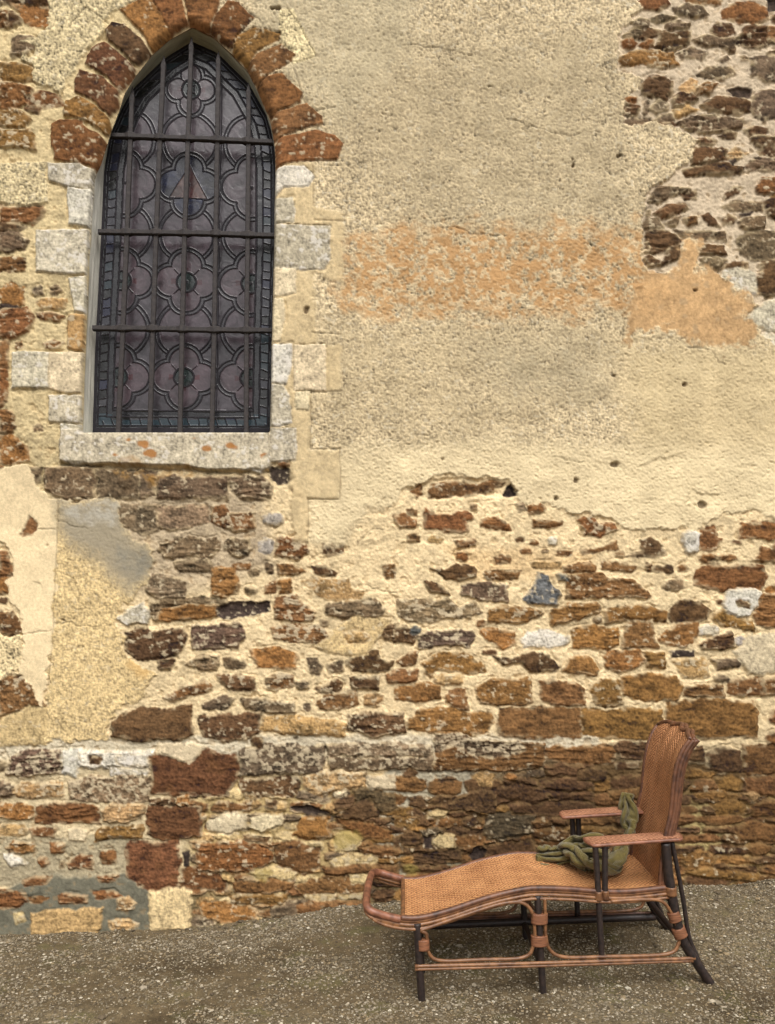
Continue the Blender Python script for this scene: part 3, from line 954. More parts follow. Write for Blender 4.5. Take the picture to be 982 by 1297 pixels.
# ---- dressed stone round the window
arch_ids, jamb_ids = [], []
pid = 10
for code, fr, pts in survey(ARCH):
    stone(pts, code, fr, part=pid, proud=rs.uniform(13, 20), warp=0.45, flat=True); arch_ids.append(pid); pid += 1
for code, fr, pts in survey(JAMB):
    stone(pts, code, fr, part=pid, proud=rs.uniform(14, 18), warp=0.3, flat=True); jamb_ids.append(pid); pid += 1
SILL_ID = 5
stone(list(zip(SILL[0::2], SILL[1::2])), 'G', 2, part=SILL_ID, proud=30, warp=0.35, flat=True)
for lx, ly, lr in ((183, 563, 7), (192, 575, 8), (165, 557, 3.5), (262, 569, 6.5), (293, 566, 6), (298, 569, 4), (148, 578, 3), (334, 577, 3.5), (245, 558, 2)):
    S = window_of([(lx, ly)], 14)
    d = np.hypot((PX[S] + WX[S] * .7 - lx) / 1.35, PY[S] + WY[S] * .7 - ly) - lr * .8
    m = (1 - sstep(-2, 1.0, d)) * 0.9
    CLR[S] += (alb((172, 114, 50)) - CLR[S]) * m[..., None]
for lx, ly, lr in ((165, 592, 13), (190, 604, 9), (212, 598, 8), (235, 598, 9), (150, 597, 6), (196, 612, 6)):
    S = window_of([(lx, ly)], 24)
    d = np.hypot((PX[S] + WX[S] * 1.5 - lx) / 1.5, PY[S] + WY[S] * 1.5 - ly) - lr
    m = (1 - sstep(-5, 2.0, d)) * 0.6 * np.clip(.6 + 1.5 * GR3[S] + GR2[S], 0, 1)
    CLR[S] += (alb((160, 116, 44)) - CLR[S]) * m[..., None]
# joint shadow gap under the sill
groove([(78, 589), (130, 592), (200, 594), (262, 598), (342, 597)], 16, 2.2, .8)
# lichen-yellow mortar low in the middle
for lx, ly, lr in ((432, 1065, 10), (447, 1060, 8), (335, 1106, 9), (520, 1100, 8)):
    S = window_of([(lx, ly)], 24)
    d = np.hypot((PX[S] + WX[S] * 1.5 - lx) / 1.5, PY[S] + WY[S] * 1.5 - ly) - lr
    CLR[S] += (alb((160, 140, 70)) - CLR[S]) * ((1 - sstep(-5, 2.0, d)) * 0.6)[..., None]

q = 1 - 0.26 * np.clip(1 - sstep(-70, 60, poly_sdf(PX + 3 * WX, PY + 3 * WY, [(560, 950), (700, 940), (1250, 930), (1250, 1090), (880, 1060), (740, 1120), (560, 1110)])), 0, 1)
CLR *= q[..., None].astype(np.float32)  # lower right stone darkened: damp, plus the weaker light there put into colour

# ---- the window opening
OPEN = OPEN_L + OPEN_R[1:]
S = window_of(OPEN, 24)
dO = poly_sdf(PX[S], PY[S], OPEN)
archy = 1 - sstep(190, 225, PY[S])
wid = 3.0 + 7.0 * archy
t_ = sstep(0, 1, (dO / wid))
RIM = 25.0
HGT[S] = np.where(dO < wid, -RIM + (HGT[S] + RIM) * np.sqrt(np.clip(t_, 0, 1)), HGT[S])
HGT[S] = np.where(dO <= 0, -RIM, HGT[S])
# left jambs are chamfered
GXs, GYs = PX.copy(), PY.copy()
gyy, gxx = np.gradient(dO, STEP)
near = (dO < 0) & (dO > -1.9)
sx = GXs[S]; sy = GYs[S]
sx[near] -= (dO * gxx)[near]; sy[near] -= (dO * gyy)[near]
KEEPV = np.ones((NY, NX), bool); kv = KEEPV[S]; kv[dO <= -1.9] = False

_g = CLR @ np.array([.3, .5, .2], np.float32)
CLR = _g[..., None] + (CLR - _g[..., None]) * 0.94
HGT = np.clip(HGT, -45, 48)
CLR = np.clip(CLR, 0.012, 0.85)
POS = on_wall(GXs, GYs, 0.0)
POS[..., 1] -= HGT * 0.001

ALLF = grid_faces(NY, NX)
kf = KEEPV.ravel()[ALLF].all(1)
FP = PART.ravel()[ALLF[:, 0]]
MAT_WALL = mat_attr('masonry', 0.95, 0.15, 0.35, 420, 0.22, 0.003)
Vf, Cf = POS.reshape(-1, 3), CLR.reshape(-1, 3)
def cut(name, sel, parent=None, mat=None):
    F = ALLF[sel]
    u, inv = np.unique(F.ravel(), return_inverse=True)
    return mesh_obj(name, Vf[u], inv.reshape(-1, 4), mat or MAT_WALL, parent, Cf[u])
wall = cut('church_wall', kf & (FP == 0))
tag(wall, 'old church wall of brown rubble stone and patched cream render with pointed window', 'wall', kind='thing')
for k in arch_ids:
    if (FP == k).any(): cut('arch_stone', kf & (FP == k), wall)
for k in jamb_ids:
    if (FP == k).any(): cut('jamb_stone', kf & (FP == k), wall)
o = cut('window_sill', kf & (FP == SILL_ID), wall)
o['label'] = 'pale grey stone sill spotted with orange lichen'
del ALLF, kf, FP
# the wall goes on to either side and upwards
c00, c10, c11, c01 = POS[0, 0], POS[0, -1], POS[-1, -1], POS[-1, 0]
FAR = [(-14, 0.004, -0.4), (15, 0.004, -0.4), (15, 0.004, 9), (-14, 0.004, 9)]
q = [(*p[[0]], 0.004, p[2]) for p in (c00, c10, c11, c01)]
Vw = np.array(q + [FAR[3], FAR[2], FAR[1], FAR[0]], float)
ext = mesh_obj('wall_extension', Vw, np.array([[0, 1, 5, 4], [1, 2, 6, 5], [2, 3, 7, 6], [3, 0, 4, 7]]), MAT_WALL, wall,
               np.tile(alb((176, 146, 102)), (8, 1)), smooth=False)
# thickness behind, so no light leaks past the window
Vb = np.array([(-14, 0.7, -0.4), (15, 0.7, -0.4), (15, 0.7, 9), (-14, 0.7, 9)], float)
mesh_obj('wall_back', Vb, np.array([[0, 1, 2, 3]]), MAT_WALL, wall, np.tile(alb((60, 50, 40)), (4, 1)), smooth=False)

# ---------------------------------------------------------------- window: plastered reveal, leaded glass, iron grille
def resample(pts, n):
    P = np.array(pts, float); s = np.r_[0, np.cumsum(np.hypot(*np.diff(P, axis=0).T))]
    t = np.linspace(0, s[-1], n); return np.c_[np.interp(t, s, P[:, 0]), np.interp(t, s, P[:, 1])]
NL = 90
DG = 0.16                                     # depth of the glazing behind the wall face
oc = np.r_[resample(OPEN_L, NL), resample(OPEN_R, NL)[1:]]
gc = np.r_[resample(GL_L, NL), resample(GL_R, NL)[1:]]
oc = np.r_[oc, resample([OPEN_R[-1], OPEN_L[0]], 40)[1:]]
gc = np.r_[gc, resample([GL_R[-1], GL_L[0]], 40)[1:]]
a3 = on_wall(oc[:, 0], oc[:, 1], 0.0); a3[:, 1] += RIM * 0.001
b3 = on_wall(gc[:, 0], gc[:, 1], DG); b3[:, 1] += 0.003
NR = 16
tt = np.linspace(0, 1, NR)[:, None, None]
V = a3[None] * (1 - tt) + b3[None] * tt
kk = np.arange(len(oc))[None] + 0 * np.arange(NR)[:, None]; rr = np.arange(NR)[:, None] + 0 * kk
inw = np.array([oc[:, 0].mean(), 330])
n1 = fbm(kk / 5.0, rr / 2.0, 3, 3); 
V[..., 0] += 0.006 * n1 * np.sin(np.pi * np.linspace(0, 1, NR))[:, None]
V[..., 2] += 0.006 * n1 * np.sin(np.pi * np.linspace(0, 1, NR))[:, None]
cr = np.zeros(V.shape)
isarch = (oc[:, 1] < 212)[None] & (kk < 2 * NL)
plaster = alb((206, 204, 182)) * np.ones(V.shape)
left = ((kk < NL) & (oc[:, 1] > 200)[None])
plaster[left] = alb((214, 210, 196))
stonec = np.where(isarch[..., None], alb((128, 88, 56)), alb((186, 174, 148)))
mixr = sstep(0.02, 0.12, np.linspace(0, 1, NR)[:, None] + 0.12 * fbm(kk / 4.0, rr / 4.0, 6, 2))[..., None]
cr = stonec * (1 - mixr) + plaster * mixr
cr *= (1 + 0.35 * fbm(kk / 2.2, rr / 1.5, 9, 3))[..., None]
Fq = grid_faces(NR, len(oc))[:, ::-1]
mesh_obj('window_reveal', V.reshape(-1, 3), Fq, MAT_WALL, wall, np.clip(cr, .02, .8).reshape(-1, 3))

win = empty('window', tuple(on_wall(np.array(232.0), np.array(545.0), DG)), wall)
win['label'] = 'pointed leaded window of mauve quatrefoil glass'
W0 = Vector(win.location)
gs = 0.6
ax = np.arange(104, 362, gs); ay = np.arange(44, 560, gs)
X, Y = np.meshgrid(ax, ay)
slope = 0.039 + (Y - 176) * (0.0045 - 0.039) / (545 - 176)
Yr = Y - slope * (X - 237)
ccx = 243.5 - (Y - 50) * 0.0235
pit = 81.0 * (1 + (Y - 300) * 0.00022)
U = (X - ccx) / pit * 81.0
GLP = GL_L + GL_R[1:]
dG = -poly_sdf(X, Y, GLP)
dB = np.minimum(dG, 545.5 - Yr)
rowy = [178.5, 296.5, 417.5, 541]
uc = U - 81 * np.round(U / 81)                # distance to nearest column centre
lead = np.zeros(X.shape); colr = np.zeros(X.shape + (3,)); colr[:] = lin((112, 100, 110))
_wu, _wy = 1.6 * fbm(X / 28, Y / 28, 4, 2), 1.6 * fbm(X / 28, Y / 28, 8, 2)
uc = uc + _wu; U = U + _wu; Yr = Yr + _wy
def line(d, w=0.85): return np.exp(-(d / w) ** 4)
def put(mask, c, a=1.0): colr[:] = colr + (lin(c) - colr) * (np.clip(mask, 0, 1) * a)[..., None]
inq = np.full(X.shape, 99.0)
for yc, top in ((234.5, 0), (357, 0), (478, 0), (113, 1)):
    v = Yr - yc
    u_ = U if top else uc
    r, o_ = (13.5, 17.5) if top else (18.5, 19.5)
    q = np.full(X.shape, 99.0)
    for lx, ly in ((o_, 0), (-o_, 0), (0, o_), (0, -o_)):
        q = np.minimum(q, np.hypot(u_ - lx, v - ly) - r)
    q = np.maximum(q, np.abs(v) - 55)
    if top: q = np.where(np.abs(U) < 45, q, 99)
    inq = np.minimum(inq, q)
    put(q < 0, (124, 98, 108) if yc != 234.5 else (118, 96, 106))
    put((q > 0) & (q < 4.5), (86, 80, 88))
    lead = np.maximum(lead, np.maximum(line(q), line(q - 4.8)))
    cc = np.hypot(u_, v)
    if yc == 234.5:
        mid = np.abs(U) < 40
        put((q < 0) & mid, (36, 46, 88))
        tri = np.maximum(v - 17, np.abs(U) * 1.55 - (v + 26) * 0.86)
        tri = np.where(mid, tri, 99)
        put(tri < 0, (142, 96, 84)); put((tri < 0) & (U > -1) & (U < 6) & (v > -22), (112, 48, 46))
        lead = np.maximum(lead, line(tri, .7) * mid)
        lead = np.maximum(lead, line(cc - 0, .1))
    else:
        rad = 12.0
        put(cc < rad, (44, 66, 62))
        lead = np.maximum(lead, line(cc - rad, 1.3))
        put((np.abs(v) < 3.5 - .1 * np.abs(np.abs(u_) - 18)) & (np.abs(u_) > 13) & (np.abs(u_) < 19), (112, 52, 62))
        put((np.abs(u_) < 2.5) & (np.abs(v) > 13) & (np.abs(v) < 18), (96, 52, 60))
        lead = np.maximum(lead, line(np.minimum(np.abs(np.abs(u_) - np.abs(v)), 99), .8) * (cc > rad) * (q < 0) * (cc < 22))
for yb in rowy[:3]:
    q = np.hypot(uc, (Yr - yb)) - 37.5
    out = inq > 5
    put((q < 0) & out & (np.abs(Yr - yb) < 40), (118, 96, 108))
    put((q > -4) & (q < 0) & out, (88, 80, 90))
    lead = np.maximum(lead, np.maximum(line(q), line(q + 4.5)) * out)
# straight seams, then the border of small blocks
lead = np.maximum(lead, line(np.abs(uc) - 40.5, .7) * (inq > 4) * 0.8)
pane = np.modf(np.abs(np.sin((np.round(U / 81) * 7.1 + np.round((Yr - 357) / 121) * 13.3 + np.round(np.arctan2(Yr - 357 - 121 * np.round((Yr - 357) / 121), uc) / 1.5708) * 3.7 + (inq < 0) * 5.9)) * 43758.5453))[0]
colr *= (0.78 + 0.42 * pane)[..., None]
swirl = fbm(X / 10 + 2 * fbm(X / 16, Y / 16, 2, 2), Y / 10 + 2 * fbm(X / 18, Y / 18, 5, 2), 7, 3)
colr *= (1 + 0.75 * swirl)[..., None]
bw0, bw1, bw2 = 6.0, 17.0, 25.0
inb = dB < bw2
put(inb, (60, 58, 64))
bottom = (545.5 - Yr) < dG
ang = np.where(bottom, X * 0.95, Y + 0.0 * X)
blk = np.floor((ang + 3 * vnoise(X / 9, Y / 9, 3) + np.where(bottom, 0.25, 0.18) * dB) / 11.5)
hsh = np.modf(np.abs(np.sin(blk * 12.9898 + np.where(bottom, 5.1, np.where(X < ccx, 1.7, 3.3))) * 43758.5453))[0]
pal = [(22, 22, 30), (54, 58, 98), (62, 86, 98), (98, 96, 104), (28, 26, 34), (84, 82, 96)]
for i, c in enumerate(pal):
    put((dB > bw0) & (dB < bw1) & (hsh >= i / 6) & (hsh < (i + 1) / 6), c)
put((dB > 5) & (bottom | (545.5 - Yr < 22)) & (dG < 24) & (545.5 - Yr < 21) & (dG > 7), (56, 92, 108))
fr = (ang + 3 * vnoise(X / 9, Y / 9, 3) + np.where(bottom, 0.25, 0.18) * dB) / 11.5
fr = np.abs(fr - np.round(fr)) * 11.5
lead = np.where(inb, 0, lead)
lead = np.maximum(lead, np.maximum(np.maximum(line(dB - bw0, .9), line(dB - bw1, .9)), line(dB - bw2, 1.1)))
lead = np.maximum(lead, line(fr, .7) * (dB > bw0) * (dB < bw1))
lead = np.maximum(lead, (dB < 3.4) * 1.0)
colr *= (1 + 0.25 * vnoise(X / 2.2, Y / 2.2, 5))[..., None]
grey = colr.mean(-1, keepdims=True)
colr = (grey + (colr - grey) * 0.72) * 0.25
h = np.where(lead > 0.45, 3.2, 0.0) * np.clip(lead * 1.3, 0, 1) + 1.0 * swirl + 0.5 * vnoise(X / 6, Y / 6, 3)
P = on_wall(X, Y, DG); P[..., 1] -= h * 0.001
FG = grid_faces(*X.shape)
ok = (dG.ravel()[FG] > -2.5).all(1)
isl = (lead.ravel()[FG].mean(1) > 0.5)
MAT_GLASS = mat_attr('old_stained_glass', 0.24, 0.4, 0.15, 90, 0.2, 0.003)
MAT_LEAD = mat_plain('lead', lin((34, 31, 35)), 0.8, 0.25, 200, 0.3, 0.3)
Pv = (P.reshape(-1, 3) - np.array(W0)); Cv = np.clip(colr.reshape(-1, 3), .008, .6)
for nm, sel, mt in (('stained_glass', ok & ~isl, MAT_GLASS), ('lead_came', ok & isl, MAT_LEAD)):
    u, inv = np.unique(FG[sel].ravel(), return_inverse=True)
    mesh_obj(nm, Pv[u], inv.reshape(-1, 4), mt, win, Cv[u])

def bar_mesh(pts, half, name, parent, mat, bulge=(), tip=False, origin=(0, 0, 0), seed=0):
    """square-section wrought bar along a polyline, slightly uneven; half = (a, b) half sizes"""
    pts = [Vector(p) for p in pts]
    out = [pts[0]]
    for a, b in zip(pts[:-1], pts[1:]):
        n = max(1, int((b - a).length / 0.02))
        out += [a.lerp(b, (i + 1) / n) for i in range(n)]
    rb = random.Random(seed)
    V, F = [], []
    L = len(out)
    for i, p in enumerate(out):
        t = (out[min(i + 1, L - 1)] - out[max(i - 1, 0)]).normalized()
        u = Vector((0, 1, 0)); w = t.cross(u).normalized(); u = w.cross(t)
        s = 1 + rb.uniform(-.05, .05)
        for bp in bulge:
            s += 0.55 * math.exp(-((p - Vector(bp)).length / 0.022) ** 4)
        if tip:
            e = (L - 1 - i) * 0.02
            s *= min(1.0, 0.12 + e / 0.06) if e < 0.06 else 1.0
            if 0.05 < e < 0.09: s *= 1.12
        a_, b_ = half[0] * s, half[1] * s
        c = 0.72
        for k, (x, y) in enumerate(((-1, -c), (-c, -1), (c, -1), (1, -c), (1, c), (c, 1), (-c, 1), (-1, c))):
            V.append(p + w * (x * a_) + u * (y * b_) - Vector(origin) + Vector((rb.uniform(-1, 1), rb.uniform(-1, 1), rb.uniform(-1, 1))) * 0.0006)
    for i in range(L - 1):
        for k in range(8):
            F.append((i * 8 + k, i * 8 + (k + 1) % 8, (i + 1) * 8 + (k + 1) % 8, (i + 1) * 8 + k))
    me = bpy.data.meshes.new(name)
    F.append(tuple(range(7, -1, -1))); F.append(tuple(range((L - 1) * 8, L * 8)))
    me.from_pydata([tuple(v) for v in V], [], F); me.materials.append(mat); me.update()
    o = bpy.data.objects.new(name, me); COL.objects.link(o); o.parent = parent
    return o

MAT_IRON = mat_plain('painted_iron', lin((44, 41, 42)), 0.7, 0.25, 70, 0.25, 0.4, col2=lin((60, 54, 51)))
BD = 0.075
grille = empty('window_grille', tuple(on_wall(np.array(232.0), np.array(548.0), BD)), wall)
G0 = tuple(grille.location)
def bpt(x, y, d=BD): return tuple(on_wall(np.array(float(x)), np.array(float(y)), d))
VB = [[(150, 549), (156, 420), (161, 300), (165.5, 176), (168, 110)], [(190, 549), (194, 420), (198, 300), (203, 176), (208, 71)],
      [(228, 549), (231, 420), (234, 300), (238.5, 176), (243, 47)], [(268.5, 549), (271.6, 420), (273.5, 300), (275.5, 176), (277, 65)],
      [(312, 549), (312.5, 420), (314, 300), (315, 176), (315, 105)]]
HB = [[(136, 172), (200, 174.5), (262, 176.5), (352, 181)], [(125, 294), (200, 295), (262, 296), (352, 299)], [(118, 416), (200, 416.5), (262, 418), (350, 419)]]
for i, b in enumerate(VB):
    bar_mesh([bpt(*p) for p in b], (0.0128, 0.0125), 'upright_bar', grille, MAT_IRON, tip=True, origin=G0, seed=i)
for i, hbar in enumerate(HB):
    yb = hbar[1][1]
    bl = [bpt(np.interp(yb, [p[1] for p in b][::-1], [p[0] for p in b][::-1]), np.interp(np.interp(yb, [p[1] for p in b][::-1], [p[0] for p in b][::-1]), [p[0] for p in hbar], [p[1] for p in hbar])) for b in VB]
    bar_mesh([bpt(*p) for p in hbar], (0.0135, 0.017), 'cross_bar', grille, MAT_IRON, bulge=bl, origin=G0, seed=20 + i)

# ---------------------------------------------------------------- ground of trodden earth and fine gravel
BASEL = np.array([(-400, 1190), (0, 1186), (100, 1182), (180, 1180), (245, 1177), (300, 1168), (350, 1161), (390, 1158), (440, 1148), (500, 1141), (640, 1131), (720, 1125), (860, 1125), (900, 1122), (982, 1114), (1300, 1108)], float)
_b = on_wall(BASEL[:, 0], BASEL[:, 1])
def ground_z(x, y):
    zb = np.interp(x, _b[:, 0], _b[:, 2])
    f = 1 - sstep(0.0, 0.85, -y)
    return zb * f + 0.010 * fbm(np.asarray(x) / 0.35, np.asarray(y) / 0.35, 4, 3)
xs = np.r_[-60, -30, -15, -8, -4, -2.8, np.arange(-2.2, 3.3, 0.014), 3.8, 5, 9, 16, 30, 60]
ys = np.r_[-60, -30, -15, -8, -5, -3.6, np.arange(-2.7, 0.075, 0.014), 0.09]
X, Y = np.meshgrid(xs, ys)
Z = ground_z(X, Y) + 0.005 * fbm(X / 0.05, Y / 0.05, 5, 3) + 0.003 * vnoise(X / 0.013, Y / 0.013, 8)
Z += 0.022 * np.exp(-(np.abs(Y) / 0.05)) * (0.4 + fbm(X / .12, Y / .12, 2, 2))
c1, c2, c3 = alb((104, 90, 67)), alb((118, 105, 81)), alb((88, 75, 55))
n = fbm(X / 0.45, Y / 0.3, 6, 4); n2 = fbm(X / 0.03, Y / 0.03, 7, 3)
cg = c1 + (c2 - c1) * sstep(-.1, .5, n)[..., None] + (c3 - c1) * sstep(.05, .6, -n)[..., None]
cg = cg * (1 + 0.55 * n2)[..., None]
mo = sstep(.18, .5, fbm(X / .16, Y / .12, 12, 3)) * 0.35
cg = cg + (alb((104, 104, 62)) - cg) * mo[..., None]
MAT_GROUND = mat_attr('earth', 0.95, 0.15, 0.5, 160, 0.45, 0.006)
g = mesh_obj('ground', np.stack([X, Y, Z], -1).reshape(-1, 3), grid_faces(*X.shape)[:, ::-1], MAT_GROUND, None, np.clip(cg, .01, .5).reshape(-1, 3))
tag(g, kind='structure')

rg = np.random.RandomState(5)
NP = 150000
px = rg.uniform(-2.1, 3.2, NP * 2); py = -2.5 * rg.rand(NP * 2) ** 1.1 - 0.01
dens = 0.5 + 0.9 * fbm(px / 0.3, py / 0.22, 3, 3) + 0.25 * sstep(-1, 2.0, px)
k = rg.rand(NP * 2) < np.clip(dens, .12, 1); px, py = px[k][:NP], py[k][:NP]
NP = len(px)
sz = 0.0022 + 0.0044 * rg.rand(NP) ** 2.2
sz[rg.rand(NP) < 0.01] *= 2.0
nw = 420                                       # crumbs of mortar and stone fallen at the wall foot
py[:nw] = -0.015 - 0.16 * rg.rand(nw) ** 2.2; sz[:nw] = 0.003 + 0.009 * rg.rand(nw) ** 2.5
pz = ground_z(px, py) + 0.022 * np.exp(-(np.abs(py) / 0.05)) * (0.4 + fbm(px / .12, py / .12, 2, 2)) + sz * 0.25 + 0.005 * fbm(px / 0.05, py / 0.05, 5, 3)
base = np.array([(1, 0, 0), (-1, 0, 0), (0, 1, 0), (0, -1, 0), (0, 0, .75), (0, 0, -.75), (.6, .6, .45), (-.6, -.6, .45), (.6, -.6, .45), (-.6, .6, .45)], float)
tri = np.array([(4, 0, 6), (4, 6, 2), (4, 2, 9), (4, 9, 1), (4, 1, 7), (4, 7, 3), (4, 3, 8), (4, 8, 0), (6, 0, 2), (9, 2, 1), (7, 1, 3), (8, 3, 0), (5, 2, 0), (5, 1, 2), (5, 3, 1), (5, 0, 3)])
a = rg.rand(NP) * 6.283; ca, sa = np.cos(a), np.sin(a)
st = rg.uniform(.65, 1.5, (NP, 3)); st[:, 2] *= .8
v = base[None] * st[:, None] * rg.uniform(.78, 1.2, (NP, 10, 1)) * sz[:, None, None]
V = np.stack([v[..., 0] * ca[:, None] - v[..., 1] * sa[:, None] + px[:, None], v[..., 0] * sa[:, None] + v[..., 1] * ca[:, None] + py[:, None], v[..., 2] + pz[:, None]], -1)
palg = np.array([alb(c) for c in ((168, 156, 134), (142, 130, 108), (118, 106, 84), (150, 132, 102), (98, 86, 68), (200, 190, 168))])
pc = palg[rg.choice(6, NP, p=(.12, .24, .28, .12, .21, .03))] * rg.uniform(.8, 1.15, (NP, 1))
F = (tri[None] + 10 * np.arange(NP)[:, None, None]).reshape(-1, 3)
MAT_PEB = mat_attr('gravel_stone', 0.85, 0.25, 0.1, 300, 0.2, 0.001)
gr = mesh_obj('gravel', V.reshape(-1, 3), F, MAT_PEB, None, np.repeat(pc, 10, 0), smooth=False)
tag(gr, 'fine pale gravel strewn over the brown earth', 'gravel', kind='stuff')

# ---------------------------------------------------------------- the rattan lounging chair
CA = np.array([0.436, -0.985, 0.0]); CB = np.array([1.664, -0.935, 0.0])
CS = (CB - CA) / np.linalg.norm(CB - CA); CT = np.array([-CS[1], CS[0], 0.0])
CW = 0.48
def cp(s, t, z):
    """chair frame -> metres from the chair's base point (old frame racked a little out of square)"""
    return Vector((CS * (s + 0.145 * t) + CT * t + np.array([0, 0, z])))
chair = empty('chaise_longue', (CA[0], CA[1], 0.0))
tag(chair, 'long woven rattan reclining chair with dark cane legs beside the stone wall', 'chaise longue')

def spline(pts, n=8, closed=False):
    P = [Vector(p) for p in pts]; L = len(P); out = []
    rng = range(L if closed else L - 1)
    for i in rng:
        if closed: a, b, c, d = P[(i - 1) % L], P[i], P[(i + 1) % L], P[(i + 2) % L]
        else: a, b, c, d = P[max(i - 1, 0)], P[i], P[i + 1], P[min(i + 2, L - 1)]
        for k in range(n):
            t = k / n; t2 = t * t; t3 = t2 * t
            out.append(0.5 * ((2 * b) + (c - a) * t + (2 * a - 5 * b + 4 * c - d) * t2 + (3 * b - a - 3 * c + d) * t3))
    if not closed: out.append(P[-1])
    return out

class TB:
    def __init__(s): s.V = []; s.F = []; s.U = []
    def tube(s, pts, r, seg=10, closed=False, flat=(1, 1), knots=0.0, cap=True, seed=0, refn=(0, 0, 1)):
        rb = random.Random(seed); L = len(pts); b0 = len(s.V); dist = 0.0
        nodes = sorted(rb.uniform(0, 1) for _ in range(max(1, L // 14)))
        for i, p in enumerate(pts):
            q0 = pts[(i - 1) % L] if closed else pts[max(i - 1, 0)]; q1 = pts[(i + 1) % L] if closed else pts[min(i + 1, L - 1)]
            t = (q1 - q0).normalized(); ref = Vector(refn)
            if i == 0 or (t.cross(w)).length < 0.05:
                if abs(t.dot(ref)) > 0.97: ref = Vector((1, 0, 0))
                w = t.cross(ref).normalized()
            else:
                w = (w - t * w.dot(t)).normalized()
            u = w.cross(t)
            if i: dist += (p - pts[i - 1]).length
            f = i / max(L - 1, 1)
            rr = r(f) if callable(r) else r
            rr *= 1 + rb.uniform(-.02, .02)
            if knots:
                for nd in nodes: rr *= 1 + knots * math.exp(-((f - nd) * L / 1.1) ** 2)
            for k in range(seg):
                a = 2 * math.pi * k / seg
                s.V.append(p + w * (math.cos(a) * rr * flat[0]) + u * (math.sin(a) * rr * flat[1])); s.U.append((dist, k / seg))
        n = L if closed else L - 1
        for i in range(n):
            j = (i + 1) % L
            for k in range(seg):
                s.F.append((b0 + i * seg + k, b0 + i * seg + (k + 1) % seg, b0 + j * seg + (k + 1) % seg, b0 + j * seg + k))
        if cap and not closed:
            s.F.append(tuple(b0 + k for k in range(seg - 1, -1, -1))); s.F.append(tuple(b0 + (L - 1) * seg + k for k in range(seg)))
        return s
    def build(s, name, mat, parent, smooth=True):
        me = bpy.data.meshes.new(name); me.from_pydata([tuple(v) for v in s.V], [], s.F)
        l = me.uv_layers.new(name='UVMap')
        for lp in me.loops: l.data[lp.index].uv = s.U[lp.vertex_index]
        for p in me.polygons: p.use_smooth = smooth and len(p.vertices) == 4
        me.materials.append(mat); me.update()
        o = bpy.data.objects.new(name, me); COL.objects.link(o); o.parent = parent
        return o

def mat_weave(name, dark, light, pitch=0.023, band=0.06, rough=0.45):
    m = bpy.data.materials.new(name); m.use_nodes = True
    nt = m.node_tree; b = nt.nodes['Principled BSDF']; N = nt.nodes.new; L = nt.links.new
    b.inputs['Roughness'].default_value = rough; b.inputs['Specular IOR Level'].default_value = 0.35
    uv = N('ShaderNodeUVMap'); uv.uv_map = 'UVMap'; sp = N('ShaderNodeSeparateXYZ'); L(uv.outputs[0], sp.inputs[0])
    def mth(op, a, b_=None):
        n = N('ShaderNodeMath'); n.operation = op
        for i, q in enumerate((a, b_)):
            if q is None: continue
            if isinstance(q, (int, float)): n.inputs[i].default_value = q
            else: L(q, n.inputs[i])
        return n.outputs[0]
    wob = N('ShaderNodeTexNoise'); wob.inputs['Scale'].default_value = 22; L(uv.outputs[0], wob.inputs['Vector'])
    u = mth('ADD', sp.outputs[0], mth('MULTIPLY', wob.outputs['Fac'], 0.006)); v = mth('ADD', sp.outputs[1], mth('MULTIPLY', wob.outputs['Fac'], 0.005))
    chev = mth('PINGPONG', v, band)
    ph = mth('DIVIDE', mth('ADD', u, chev), pitch)
    s1 = mth('MULTIPLY', mth('SINE', mth('MULTIPLY', ph, 6.2832)), 0.5)
    s2 = mth('MULTIPLY', mth('SINE', mth('MULTIPLY', mth('DIVIDE', v, pitch * 0.5), 6.2832)), 0.22)
    s3 = mth('MULTIPLY', mth('SINE', mth('MULTIPLY', mth('DIVIDE', u, pitch * 0.5), 6.2832)), 0.16)
    hgt = mth('ADD', mth('ADD', s1, s2), s3)
    no = N('ShaderNodeTexNoise'); no.inputs['Scale'].default_value = 9; no.inputs['Detail'].default_value = 4; L(uv.outputs[0], no.inputs['Vector'])
    n2 = N('ShaderNodeTexNoise'); n2.inputs['Scale'].default_value = 160; n2.inputs['Detail'].default_value = 2; L(uv.outputs[0], n2.inputs['Vector'])
    f = mth('ADD', mth('ADD', mth('MULTIPLY', hgt, 0.62), 0.5), mth('ADD', mth('MULTIPLY', mth('SUBTRACT', no.outputs['Fac'], 0.5), 1.1), mth('MULTIPLY', mth('SUBTRACT', n2.outputs['Fac'], 0.5), 0.9)))
    cr = N('ShaderNodeValToRGB'); e = cr.color_ramp.elements
    e[0].position = 0.08; e[0].color = (*dark, 1); e[1].position = 0.85; e[1].color = (*light, 1)
    L(f, cr.inputs[0]); L(cr.outputs[0], b.inputs['Base Color'])
    bp = N('ShaderNodeBump'); bp.inputs['Strength'].default_value = 0.75; bp.inputs['Distance'].default_value = 0.004
    L(hgt, bp.inputs['Height']); L(bp.outputs[0], b.inputs['Normal'])
    return m
def al(c, k=0.72): return tuple(lin(c) * k)
M_SEAT = mat_weave('seat_weave', al((146, 90, 52)), al((238, 178, 122)))
M_BACK = mat_weave('back_weave', al((134, 86, 54)), al((222, 160, 112)), pitch=0.019, band=0.045)
M_ARM = mat_weave('arm_weave', al((132, 84, 60)), al((206, 150, 116)), band=0.05)
M_CANE = mat_plain('rattan_cane', al((162, 114, 74)), 0.42, 0.45, 28, bump=0.2, col2=al((90, 58, 38)), stretch=(1, 1, 1))
M_BROWN = mat_plain('brown_cane', al((134, 88, 60)), 0.45, 0.45, 28, bump=0.2, col2=al((70, 44, 32)))
M_RED = mat_plain('reddish_cane', al((166, 110, 82)), 0.42, 0.45, 26, bump=0.25, col2=al((96, 60, 44)))
